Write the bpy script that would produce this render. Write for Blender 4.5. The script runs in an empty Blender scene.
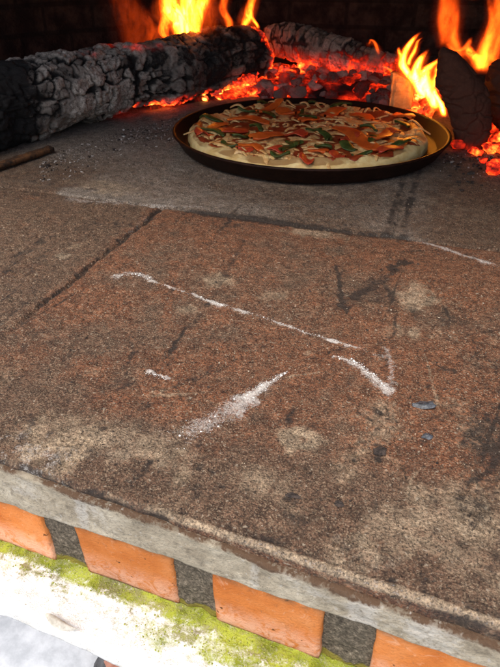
import bpy, bmesh, math, random
import numpy as np
from mathutils import Vector, Matrix, Quaternion

random.seed(7)
rng = np.random.default_rng(7)
scene = bpy.context.scene
COL = scene.collection

# ------------------------------------------------------------------ camera numbers
FPX, CAM_H, PITCH, YAW = 560.0, 0.25, math.radians(34), math.radians(18.4)
_F = np.array([-math.sin(YAW)*math.cos(PITCH), math.cos(YAW)*math.cos(PITCH), -math.sin(PITCH)])
_R = np.array([math.cos(YAW), math.sin(YAW), 0.0])
_U = np.cross(_R, _F)

def ray(px, py):
    return _F + (px-250)/FPX*_R + (333.5-py)/FPX*_U
def at_z(px, py, z=0.0):
    """point of the level plane z seen at photo position px, py"""
    d = ray(px, py); t = (z-CAM_H)/d[2]
    return np.array([0, 0, CAM_H]) + t*d
def at_y(px, py, Y):
    d = ray(px, py); t = Y/d[1]
    return np.array([0, 0, CAM_H]) + t*d

# ------------------------------------------------------------------ noise
def _h(ix, iy, iz, seed):
    n = (ix.astype(np.int64)*374761393 + iy.astype(np.int64)*668265263 + iz.astype(np.int64)*2147483647 + seed*1274126177) & 0xffffffff
    n = ((n ^ (n >> 13))*1274126177) & 0xffffffff
    n = ((n ^ (n >> 16))*2246822519) & 0xffffffff
    n = n ^ (n >> 15)
    return (n & 0xffffff)/float(0xffffff)
def vn2(x, y, seed=0):
    ix, iy = np.floor(x), np.floor(y); fx, fy = x-ix, y-iy
    fx = fx*fx*(3-2*fx); fy = fy*fy*(3-2*fy); z = np.zeros_like(ix)
    a = _h(ix, iy, z, seed); b = _h(ix+1, iy, z, seed); c = _h(ix, iy+1, z, seed); d = _h(ix+1, iy+1, z, seed)
    return (a*(1-fx)+b*fx)*(1-fy) + (c*(1-fx)+d*fx)*fy
def vn3(p, seed=0):
    i = np.floor(p); f = p-i; f = f*f*(3-2*f); r = 0
    for dx in (0, 1):
        for dy in (0, 1):
            for dz in (0, 1):
                w = (f[:, 0] if dx else 1-f[:, 0])*(f[:, 1] if dy else 1-f[:, 1])*(f[:, 2] if dz else 1-f[:, 2])
                r = r + w*_h(i[:, 0]+dx, i[:, 1]+dy, i[:, 2]+dz, seed)
    return r
def fbm2(x, y, octv=4, seed=0):
    s, a, t = 0, 1.0, 0
    for k in range(octv):
        s = s + a*vn2(x*2**k+17.3*k, y*2**k+9.1*k, seed+k); t += a; a *= .5
    return s/t
def fbm3(p, octv=4, seed=0):
    s, a, t = 0, 1.0, 0
    for k in range(octv):
        s = s + a*vn3(p*2**k+13.7*k, seed+k); t += a; a *= .5
    return s/t
def worley(x, y, seed=0, jit=.9):
    ix, iy = np.floor(x), np.floor(y); z = np.zeros_like(ix)
    f1 = np.full(x.shape, 9.0); f2 = f1.copy(); cid = np.zeros(x.shape)
    for dx in (-1, 0, 1):
        for dy in (-1, 0, 1):
            cx, cy = ix+dx, iy+dy
            px = cx+.5+(_h(cx, cy, z, seed)-.5)*jit; py = cy+.5+(_h(cx, cy, z, seed+1)-.5)*jit
            d = np.maximum(np.abs(px-x), np.abs(py-y))*.92+.08*np.hypot(px-x, py-y)
            n = d < f1
            f2 = np.where(n, f1, np.minimum(f2, d)); cid = np.where(n, _h(cx, cy, z, seed+2), cid); f1 = np.where(n, d, f1)
    return f1, f2, cid
def sst(a, b, x):
    t = np.clip((x-a)/(b-a), 0, 1); return t*t*(3-2*t)
def seg_dist(X, Y, pts):
    """distance to a polyline, and the 0..1 position along it"""
    best = np.full(X.shape, 1e9); par = np.zeros(X.shape); n = len(pts)-1
    for k in range(n):
        ax, ay = pts[k][0], pts[k][1]; bx, by = pts[k+1][0], pts[k+1][1]
        L = (bx-ax)**2+(by-ay)**2+1e-12
        t = np.clip(((X-ax)*(bx-ax)+(Y-ay)*(by-ay))/L, 0, 1)
        d = np.hypot(X-ax-t*(bx-ax), Y-ay-t*(by-ay)); m = d < best
        best = np.where(m, d, best); par = np.where(m, (k+t)/n, par)
    return best, par

# ------------------------------------------------------------------ objects
def link_mesh(name, verts, quads, mat, parent=None, smooth=True, attrs=None, tris=None):
    verts = np.asarray(verts, dtype=np.float32)
    me = bpy.data.meshes.new(name)
    loops = []; starts = []; totals = []; off = 0
    for fs, k in ((quads, 4), (tris, 3)):
        if fs is None or len(fs) == 0: continue
        fs = np.asarray(fs, dtype=np.int32)
        loops.append(fs.ravel()); starts.append(off+np.arange(len(fs))*k); totals.append(np.full(len(fs), k)); off += fs.size
    loops = np.concatenate(loops); starts = np.concatenate(starts).astype(np.int32); totals = np.concatenate(totals).astype(np.int32)
    me.vertices.add(len(verts)); me.vertices.foreach_set('co', verts.ravel())
    me.loops.add(len(loops)); me.loops.foreach_set('vertex_index', loops.astype(np.int32))
    me.polygons.add(len(starts)); me.polygons.foreach_set('loop_start', starts)
    try: me.polygons.foreach_set('loop_total', totals)
    except Exception: pass
    me.update(calc_edges=True); me.validate()
    me.polygons.foreach_set('use_smooth', np.full(len(me.polygons), smooth))
    for k, v in (attrs or {}).items():
        a = me.attributes.new(k, 'FLOAT', 'POINT'); a.data.foreach_set('value', np.asarray(v, dtype=np.float32))
    me.materials.append(mat)
    o = bpy.data.objects.new(name, me); COL.objects.link(o)
    if parent is not None: o.parent = parent
    return o
def bm_obj(name, bm, mat, parent=None, smooth=True):
    me = bpy.data.meshes.new(name); bm.to_mesh(me); bm.free()
    for p in me.polygons: p.use_smooth = smooth
    me.materials.append(mat)
    o = bpy.data.objects.new(name, me); COL.objects.link(o)
    if parent is not None: o.parent = parent
    return o
def tag(o, label, cat, group=None, kind=None):
    o['label'] = label; o['category'] = cat
    if group: o['group'] = group
    if kind: o['kind'] = kind
    return o
def empty(name, loc):
    o = bpy.data.objects.new(name, None); o.location = loc; o.empty_display_size = .02; COL.objects.link(o); return o
def grid_faces(nu, nv, wrap=False):
    """nu rows of nv vertices"""
    i = np.arange(nu-1)[:, None]*nv; m = nv if wrap else nv-1
    j = np.arange(m)[None, :]; j2 = (j+1) % nv
    return np.stack([i+j, i+j2, i+nv+j2, i+nv+j], -1).reshape(-1, 4)

def mesh_arrays(bm):
    bm.verts.ensure_lookup_table()
    v = np.array([x.co[:] for x in bm.verts]); n = np.array([x.normal[:] for x in bm.verts])
    q = [[w.index for w in f.verts] for f in bm.faces if len(f.verts) == 4]; t = [[w.index for w in f.verts] for f in bm.faces if len(f.verts) == 3]
    return v, n, q, t
_ico = {}
def ico(sub):
    if sub not in _ico:
        bm = bmesh.new(); bmesh.ops.create_icosphere(bm, subdivisions=sub, radius=1); bm.verts.index_update()
        v, n, q, t = mesh_arrays(bm); bm.free(); _ico[sub] = (v, np.array(t))
    return _ico[sub]
def lump(sub, size, seed, rough=.5, cuts=6):
    """a broken lump of charcoal: a ball cut by random planes and roughened; size is (x, y, z) half extents"""
    v, t = ico(sub); r = np.random.default_rng(seed); p = v.copy()
    for _ in range(cuts):
        n = r.normal(size=3); n /= np.linalg.norm(n); d = r.uniform(.35, .8)
        s = p @ n; p = p - np.outer(np.clip(s-d, 0, None), n)*.92
    f = fbm3(v*2.3+seed*1.7, 4, seed)-.5
    p = p*(1+rough*f)[:, None]
    return p*np.asarray(size), t, f
def rough_box(size, bevel, amp, freq, seed, cut=.006):
    bm = bmesh.new(); bmesh.ops.create_cube(bm, size=1)
    bmesh.ops.scale(bm, vec=size, verts=bm.verts)
    for ax in range(3):
        n = int(size[ax]/cut)
        for k in range(1, n):
            co = [0, 0, 0]; no = [0, 0, 0]; co[ax] = -size[ax]/2+size[ax]*k/n; no[ax] = 1
            bmesh.ops.bisect_plane(bm, geom=bm.verts[:]+bm.edges[:]+bm.faces[:], plane_co=co, plane_no=no)
    h = np.array(size)/2
    bm.normal_update(); bm.verts.index_update()
    v, n, q, t = mesh_arrays(bm)
    # round the edges
    inner = np.clip(v, -(h-bevel), h-bevel); d = v-inner; L = np.linalg.norm(d, axis=1, keepdims=True)
    v = np.where(L > 1e-9, inner+d/np.maximum(L, 1e-9)*np.minimum(L, bevel), v)
    v = v+n*((fbm3(v*freq+seed, 4, seed)-.5)*amp)[:, None]
    for x, co in zip(bm.verts, v): x.co = co
    bm.normal_update()
    return bm

# ------------------------------------------------------------------ materials
class NT:
    def __init__(s, name):
        s.m = bpy.data.materials.new(name); s.m.use_nodes = True; s.t = s.m.node_tree; s.t.nodes.clear()
        s.out = s.n('ShaderNodeOutputMaterial')
    def n(s, ty, **kw):
        x = s.t.nodes.new(ty)
        for k, v in kw.items(): setattr(x, k, v)
        return x
    def put(s, sock, v):
        if isinstance(v, bpy.types.NodeSocket): s.t.links.new(v, sock)
        elif v is not None:
            if isinstance(v, (tuple, list)) and len(v) == 3 and sock.type == 'RGBA': v = (*v, 1)
            sock.default_value = v
    def attr(s, name): return s.n('ShaderNodeAttribute', attribute_name=name).outputs['Fac']
    def coord(s, which='Object'): return s.n('ShaderNodeTexCoord').outputs[which]
    def noise(s, scale, detail=4, rough=.55, vec=None, dist=0):
        x = s.n('ShaderNodeTexNoise'); s.put(x.inputs['Vector'], vec if vec is not None else s.coord())
        x.inputs['Scale'].default_value = scale; x.inputs['Detail'].default_value = detail
        x.inputs['Roughness'].default_value = rough; x.inputs['Distortion'].default_value = dist
        return x.outputs['Fac']
    def voro(s, scale, feature='F1', vec=None):
        x = s.n('ShaderNodeTexVoronoi', feature=feature); s.put(x.inputs['Vector'], vec if vec is not None else s.coord()); x.inputs['Scale'].default_value = scale
        return x.outputs['Distance']
    def math(s, op, a, b=0.0, c=None, clamp=False):
        x = s.n('ShaderNodeMath', operation=op, use_clamp=clamp); s.put(x.inputs[0], a); s.put(x.inputs[1], b)
        if c is not None: s.put(x.inputs[2], c)
        return x.outputs[0]
    def rng(s, v, a, b, c=0.0, d=1.0, smooth=True):
        x = s.n('ShaderNodeMapRange', interpolation_type='SMOOTHSTEP' if smooth else 'LINEAR'); s.put(x.inputs[0], v)
        for k, q in zip((1, 2, 3, 4), (a, b, c, d)): x.inputs[k].default_value = q
        return x.outputs[0]
    def mix(s, f, a, b, blend='MIX'):
        x = s.n('ShaderNodeMix', data_type='RGBA', blend_type=blend); s.put(x.inputs['Factor'], f)
        s.put(x.inputs[6], a); s.put(x.inputs[7], b); return x.outputs[2]
    def ramp(s, f, stops):
        x = s.n('ShaderNodeValToRGB'); s.put(x.inputs[0], f); e = x.color_ramp.elements
        e[0].position = stops[0][0]; e[1].position = stops[-1][0]
        for p, c in stops[1:-1]: e.new(p)
        for k, (p, c) in enumerate(stops): e[k].color = (*c, 1)
        return x.outputs[0]
    def bump(s, h, dist=.001, strength=1, normal=None):
        x = s.n('ShaderNodeBump'); x.inputs['Strength'].default_value = strength; x.inputs['Distance'].default_value = dist
        s.put(x.inputs['Height'], h)
        if normal is not None: s.put(x.inputs['Normal'], normal)
        return x.outputs[0]
    def pbr(s, color, rough=.8, normal=None, spec=.4, metal=0, emis=None, estr=None, sss=None):
        b = s.n('ShaderNodeBsdfPrincipled'); s.put(b.inputs['Base Color'], color); s.put(b.inputs['Roughness'], rough)
        b.inputs['Specular IOR Level'].default_value = spec; s.put(b.inputs['Metallic'], metal)
        if normal is not None: s.put(b.inputs['Normal'], normal)
        if emis is not None: s.put(b.inputs['Emission Color'], emis); s.put(b.inputs['Emission Strength'], estr)
        if sss:
            b.inputs['Subsurface Weight'].default_value = sss[0]; b.inputs['Subsurface Scale'].default_value = sss[1]
            b.inputs['Subsurface Radius'].default_value = (1, .5, .25)
        s.t.links.new(b.outputs[0], s.out.inputs[0]); return s.m
    def thr(s, a, noise, k=2.5, gain=1.6):
        """break the edge of a mask up with noise; a = 0 stays 0"""
        return s.math('MULTIPLY', s.math('SUBTRACT', s.math('MULTIPLY', a, gain), s.math('MULTIPLY', noise, s.math('MULTIPLY', a, 4.0, clamp=True))), k, clamp=True)

def m_hearth():
    s = NT('hearth_tile')
    fine = s.noise(1000, 3, .7); mid = s.noise(240, 4, .65); big = s.noise(34, 5, .65); grit = s.noise(520, 3, .65)
    N = lambda x, lo=.3, hi=.7: s.rng(x, lo, hi, 0, 1, False)
    stip = N(s.mix(.5, grit, fine), .34, .66); rag = N(s.mix(.42, s.mix(.5, mid, big), s.mix(.5, grit, fine)), .36, .64)
    red, pale, dark, flour, ash = [s.attr(k) for k in ('red', 'pale', 'dark', 'flour', 'ash')]
    c = s.mix(N(mid), (.07, .036, .021), (.155, .09, .054))
    cr = s.mix(N(mid, .34, .66), (.105, .036, .016), (.215, .088, .041))
    c = s.mix(s.thr(red, rag, 1.6, 1.35), c, cr)
    ca = s.mix(N(grit), (.115, .092, .074), (.32, .268, .22))
    c = s.mix(s.thr(ash, rag, 1.5, 1.3), c, ca)
    cp = s.mix(N(grit), (.22, .148, .09), (.46, .355, .235))
    c = s.mix(s.math('MULTIPLY', s.thr(pale, rag, 1.5, 1.3), .85), c, cp)
    # grains of the tile itself: pale grit and dark pits of two sizes
    var = s.math('MULTIPLY', s.rng(s.noise(95, 5, .7), .32, .68, .6, 1.4), s.rng(s.noise(620, 3, .7), .36, .64, .55, 1.5))
    cm = s.n('ShaderNodeCombineColor')
    for k in range(3): s.put(cm.inputs[k], var)
    c = s.mix(1.0, c, cm.outputs[0], 'MULTIPLY')
    c = s.mix(s.math('MULTIPLY', s.rng(s.noise(850, 3, .7), .52, .64), s.rng(s.noise(70, 4, .6), .3, .7, .3, .85)), c, (.42, .31, .2))
    c = s.mix(s.math('MULTIPLY', s.rng(s.noise(760, 3, .65), .53, .66), .85), c, (.012, .009, .007))
    c = s.mix(s.math('MULTIPLY', s.rng(s.noise(380, 2, .5), .64, .73), .8), c, (.4, .33, .24))
    c = s.mix(s.math('MULTIPLY', s.rng(s.noise(300, 4, .7), .575, .68), .75), c, (.016, .012, .01))
    dk = s.thr(dark, rag, 1.5, 1.25)
    c = s.mix(s.math('MULTIPLY', dk, .9), c, s.mix(stip, (.01, .008, .007), (.05, .036, .027)))
    c = s.mix(s.math('MULTIPLY', s.thr(flour, stip, 1.15, 1.15), .78), c, (.74, .69, .63))
    h = s.math('ADD', s.math('MULTIPLY', mid, 1.4), s.math('ADD', fine, s.math('MULTIPLY', grit, 1.2)))
    nrm = s.bump(h, .0016, .9)
    return s.pbr(c, s.rng(big, .3, .7, .6, .82), nrm, .35)
def m_concrete():
    s = NT('concrete_edge'); co = s.coord()
    mp = s.n('ShaderNodeMapping'); mp.inputs['Scale'].default_value = (1, 1, 1.3); s.put(mp.inputs['Vector'], co)
    n1 = s.noise(45, 6, .65, mp.outputs[0]); n2 = s.noise(500, 3, .7); n3 = s.noise(150, 5, .65)
    rag = s.rng(s.mix(.5, n3, n2), .34, .66, 0, 1, False)
    c = s.ramp(n1, [(.3, (.20, .165, .115)), (.48, (.31, .265, .19)), (.66, (.42, .37, .28))])
    c = s.mix(s.math('MULTIPLY', s.rng(n3, .48, .7), .5), c, (.11, .09, .062))
    c = s.mix(s.math('MULTIPLY', s.thr(s.attr('lime'), rag, 1.3, 1.2), .7), c, (.42, .395, .35))
    c = s.mix(s.thr(s.attr('dirt'), rag, 1.6, 1.3), c, s.mix(n2, (.05, .028, .015), (.13, .075, .042)))
    c = s.mix(s.math('MULTIPLY', s.rng(n2, .52, .7), .4), c, (.06, .05, .04))
    c = s.mix(s.math('MULTIPLY', s.rng(s.noise(330, 2, .5), .64, .74), .7), c, (.38, .35, .3))
    return s.pbr(c, .88, s.bump(s.math('ADD', n2, n3), .0014, .8), .3)
def m_brick():
    s = NT('terracotta_brick'); co = s.coord(); r = s.n('ShaderNodeObjectInfo').outputs['Random']
    off = s.n('ShaderNodeVectorMath', operation='ADD'); s.put(off.inputs[0], co)
    br = s.rng(r, 0, 1, .8, 1.12, False); cb = s.n('ShaderNodeCombineXYZ'); s.put(cb.inputs[0], s.math('MULTIPLY', r, 7)); s.put(off.inputs[1], cb.outputs[0]); v = off.outputs[0]
    n1 = s.noise(34, 5, .6, v); n2 = s.noise(600, 3, .6, v); n3 = s.noise(90, 5, .7, v, 1.5)
    sep = s.n('ShaderNodeSeparateXYZ'); s.put(sep.inputs[0], co)
    c = s.ramp(n1, [(.3, (.44, .125, .026)), (.5, (.55, .18, .045)), (.72, (.62, .245, .085))])
    low = s.math('MULTIPLY', s.rng(sep.outputs[2], .004, -.020), s.rng(n3, .33, .55))
    c = s.mix(s.math('MULTIPLY', low, .72), c, (.74, .42, .29))
    c = s.mix(s.math('MULTIPLY', s.rng(n3, .56, .72), .5), c, (.72, .42, .26))
    c = s.mix(s.math('MULTIPLY', s.rng(n2, .6, .74), .35), c, (.3, .1, .03))
    c = s.mix(s.rng(s.noise(140, 2, .5, v), .7, .76), c, (.12, .05, .02))
    c = s.mix(s.math('MULTIPLY', s.rng(s.noise(260, 4, .7, v), .58, .72), .6), c, (.26, .11, .045))
    grime = s.math('MULTIPLY', s.math('MAXIMUM', s.rng(sep.outputs[2], .017, .026), s.math('MULTIPLY', s.rng(sep.outputs[2], -.021, -.026), .8)), s.rng(s.noise(70, 4, .7, v), .38, .6))
    c = s.mix(s.math('MULTIPLY', grime, .75), c, (.13, .085, .05))
    cbr = s.n('ShaderNodeCombineColor')
    for k in range(3): s.put(cbr.inputs[k], br)
    c = s.mix(1.0, c, cbr.outputs[0], 'MULTIPLY')
    return s.pbr(c, .88, s.bump(s.math('ADD', s.math('MULTIPLY', n2, 1.3), s.noise(200, 4, .7, v)), .0007, .7), .12)
def m_mortar():
    s = NT('dark_mortar'); n = s.noise(260, 5, .7); g = s.noise(650, 3, .7)
    c = s.ramp(s.mix(.5, n, g), [(.36, (.045, .036, .026)), (.48, (.10, .083, .06)), (.58, (.19, .155, .112)), (.68, (.38, .32, .24))])
    c = s.mix(s.math('MULTIPLY', s.thr(s.attr('green'), n, 2.5, 1.5), .9), c, (.24, .2, .03))
    return s.pbr(c, .95, s.bump(s.math('ADD', n, g), .002, .9), .2)
def m_ledge():
    s = NT('mossy_ledge'); n = s.noise(130, 5, .7); g = s.noise(600, 3, .7); w = s.noise(40, 5, .6)
    c = s.mix(s.rng(n, .35, .65), (.68, .66, .6), (.86, .85, .82))
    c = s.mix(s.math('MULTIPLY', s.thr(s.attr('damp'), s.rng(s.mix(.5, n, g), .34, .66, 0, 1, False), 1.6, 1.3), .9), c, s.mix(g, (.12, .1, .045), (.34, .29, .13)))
    gm = s.thr(s.attr('moss'), s.rng(s.mix(.5, n, g), .32, .68, 0, 1, False), 1.15, 1.25)
    c = s.mix(gm, c, s.mix(s.rng(w, .35, .65), (.125, .15, .008), (.36, .395, .045)))
    c = s.mix(s.math('MULTIPLY', s.rng(s.noise(300, 3, .6), .66, .76), .6), c, (.16, .15, .09))
    return s.pbr(c, .92, s.bump(s.math('ADD', n, g), .0018, .8), .2)
def m_char(name, c0=(.008, .007, .0065), c1=(.03, .026, .024)):
    s = NT(name); n = s.noise(160, 5, .7); g = s.noise(700, 3, .7); w = s.noise(28, 4, .6)
    mp = s.n('ShaderNodeMapping'); s.put(mp.inputs['Vector'], s.coord())
    ash = s.attr('ash'); gl = s.attr('glow')
    c = s.mix(n, c0, c1)
    ca = s.mix(s.rng(s.mix(.5, n, g), .38, .62), (.13, .10, .08), (.62, .53, .44))
    c = s.mix(s.thr(ash, s.rng(s.mix(.5, n, g), .34, .66, 0, 1, False), 1.4, 1.25), c, ca)
    e = s.math('MULTIPLY', gl, s.rng(s.mix(.5, n, w), .3, .62), clamp=True)
    ec = s.ramp(e, [(0, (.25, .004, .001)), (.35, (.75, .022, .004)), (.7, (1, .12, .012)), (1, (1, .42, .06))])
    es = s.math('MULTIPLY', s.math('POWER', e, 1.7), 3.8)
    return s.pbr(c, .9, s.bump(s.math('ADD', n, g), .0016, .8), .25, 0, ec, es)
def m_flame():
    s = NT('flame'); co = s.coord()
    mp = s.n('ShaderNodeMapping'); mp.inputs['Scale'].default_value = (1, 1, .3); s.put(mp.inputs['Vector'], co)
    wv = s.noise(70, 4, .6, mp.outputs[0], .7)
    heat = s.attr('burn')
    e = s.math('MULTIPLY', heat, s.rng(wv, .22, .62, .35, 1.1), clamp=True)
    col = s.ramp(e, [(0, (.5, .03, .002)), (.3, (.85, .085, .005)), (.6, (1, .19, .009)), (.85, (1, .37, .024)), (1, (1, .52, .065))])
    em = s.n('ShaderNodeEmission'); s.put(em.inputs[0], col)
    s.put(em.inputs[1], s.math('MULTIPLY', s.math('POWER', e, 1.6), 3.4))
    tr = s.n('ShaderNodeBsdfTransparent'); ad = s.n('ShaderNodeAddShader')
    s.t.links.new(em.outputs[0], ad.inputs[0]); s.t.links.new(tr.outputs[0], ad.inputs[1]); s.t.links.new(ad.outputs[0], s.out.inputs[0])
    return s.m
def m_simple(name, ca, cb, scale, rough=.7, bump=.001, spec=.4, metal=0, sss=None, lo=.36, hi=.64):
    s = NT(name); n = s.noise(scale, 5, .65); g = s.noise(scale*5, 3, .6)
    c = s.mix(s.rng(s.mix(.35, n, g), lo, hi), ca, cb)
    return s.pbr(c, rough, s.bump(s.math('ADD', n, s.math('MULTIPLY', g, .5)), bump, .7), spec, metal, sss=sss)
def m_soot():
    s = NT('sooty_brick'); br = s.n('ShaderNodeTexBrick')
    mp = s.n('ShaderNodeMapping'); sp = s.n('ShaderNodeSeparateXYZ'); s.put(sp.inputs[0], s.coord()); cx = s.n('ShaderNodeCombineXYZ'); s.put(cx.inputs[0], s.math('ADD', sp.outputs[0], sp.outputs[1])); s.put(cx.inputs[1], sp.outputs[2]); s.put(mp.inputs['Vector'], cx.outputs[0]); s.put(br.inputs['Vector'], mp.outputs[0])
    br.inputs['Scale'].default_value = 1; br.inputs['Brick Width'].default_value = .2; br.inputs['Row Height'].default_value = .07; br.inputs['Mortar Size'].default_value = .006
    n = s.noise(22, 6, .65); g = s.noise(160, 4, .65)
    c = s.mix(s.rng(n, .35, .68), (.038, .022, .019), (.11, .064, .05))
    c = s.mix(s.math('MULTIPLY', br.outputs['Fac'], .5), c, (.02, .016, .014))
    c = s.mix(s.math('MULTIPLY', s.rng(g, .58, .72), .4), c, (.06, .045, .038))
    h = s.math('ADD', s.math('MULTIPLY', br.outputs['Fac'], -1.2), s.math('ADD', n, g))
    return s.pbr(c, .9, s.bump(h, .006, .8), .25)
def m_dough():
    s = NT('pizza_dough'); n = s.noise(60, 5, .6); g = s.noise(350, 4, .6)
    c = s.mix(s.rng(n, .35, .65), (.76, .50, .18), (.90, .68, .31))
    c = s.mix(s.math('MULTIPLY', s.thr(s.attr('brown'), n, 2.2, 1.4), .8), c, (.34, .16, .05))
    return s.pbr(c, .6, s.bump(s.math('ADD', n, s.math('MULTIPLY', g, .4)), .002, .6), .35, sss=(.15, .006))

M = {}
M['hearth'] = m_hearth(); M['concrete'] = m_concrete(); M['brick'] = m_brick(); M['mortar'] = m_mortar(); M['ledge'] = m_ledge()
M['char'] = m_char('charred_wood'); M['brown_char'] = m_char('browned_wood', (.04, .013, .008), (.13, .046, .025)); M['flame'] = m_flame(); M['soot'] = m_soot(); M['dough'] = m_dough()
M['pan'] = m_simple('dark_pan_metal', (.012, .005, .0035), (.026, .010, .006), 60, .5, .0002, .09, .0)
M['sauce'] = m_simple('tomato_sauce', (.20, .022, .008), (.36, .06, .014), 90, .38, .002, .5, sss=(.1, .003))
M['cheese'] = m_simple('melted_cheese', (.60, .25, .065), (.88, .60, .25), 70, .38, .0012, .5, sss=(.2, .004))
M['pepper'] = m_simple('orange_pepper', (.58, .085, .012), (.78, .16, .022), 70, .34, .0008, .5, sss=(.2, .004))
M['tomato'] = m_simple('red_tomato', (.42, .035, .014), (.6, .075, .025), 90, .32, .001, .5, sss=(.2, .004))
M['green'] = m_simple('green_pepper', (.022, .04, .008), (.085, .11, .022), 90, .4, .0008, .45)
M['splinter'] = m_simple('split_wood', (.55, .24, .075), (.72, .38, .14), 60, .75, .002, .3)
M['kindling'] = m_simple('scorched_kindling', (.012, .009, .007), (.14, .06, .022), 70, .8, .0015, .3)
M['flake'] = m_simple('grey_flake', (.016, .017, .02), (.085, .092, .105), 260, .38, .0008, .6)
M['crumb'] = m_simple('dark_crumb', (.012, .01, .009), (.07, .05, .04), 300, .8, .001, .3)
M['grain'] = m_simple('flour_grain', (.66, .63, .58), (.84, .82, .78), 400, .9, .0004, .2)
M['ashfleck'] = m_simple('ash_fleck', (.22, .19, .165), (.52, .47, .42), 300, .95, .0005, .2)
M['palegrit'] = m_simple('pale_grit', (.28, .21, .14), (.56, .48, .37), 500, .95, .0004, .2)
M['moss'] = m_simple('moss_tuft', (.18, .21, .02), (.40, .42, .08), 220, .9, .001, .2)
M['ground'] = m_simple('pale_ground', (.40, .42, .45), (.62, .64, .67), 14, .85, .002, .3)
M['stone_red'] = m_simple('reddish_stone', (.25, .10, .065), (.42, .2, .14), 60, .8, .002, .3)
M['stone_dark'] = m_simple('dark_stone', (.03, .03, .032), (.11, .11, .115), 60, .8, .002, .3)
M['chip'] = m_simple('curled_chip', (.36, .33, .27), (.6, .56, .48), 120, .8, .0008, .3)
M['archbrick'] = m_simple('arch_brick', (.2, .09, .05), (.36, .18, .1), 40, .85, .003, .3)

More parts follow.
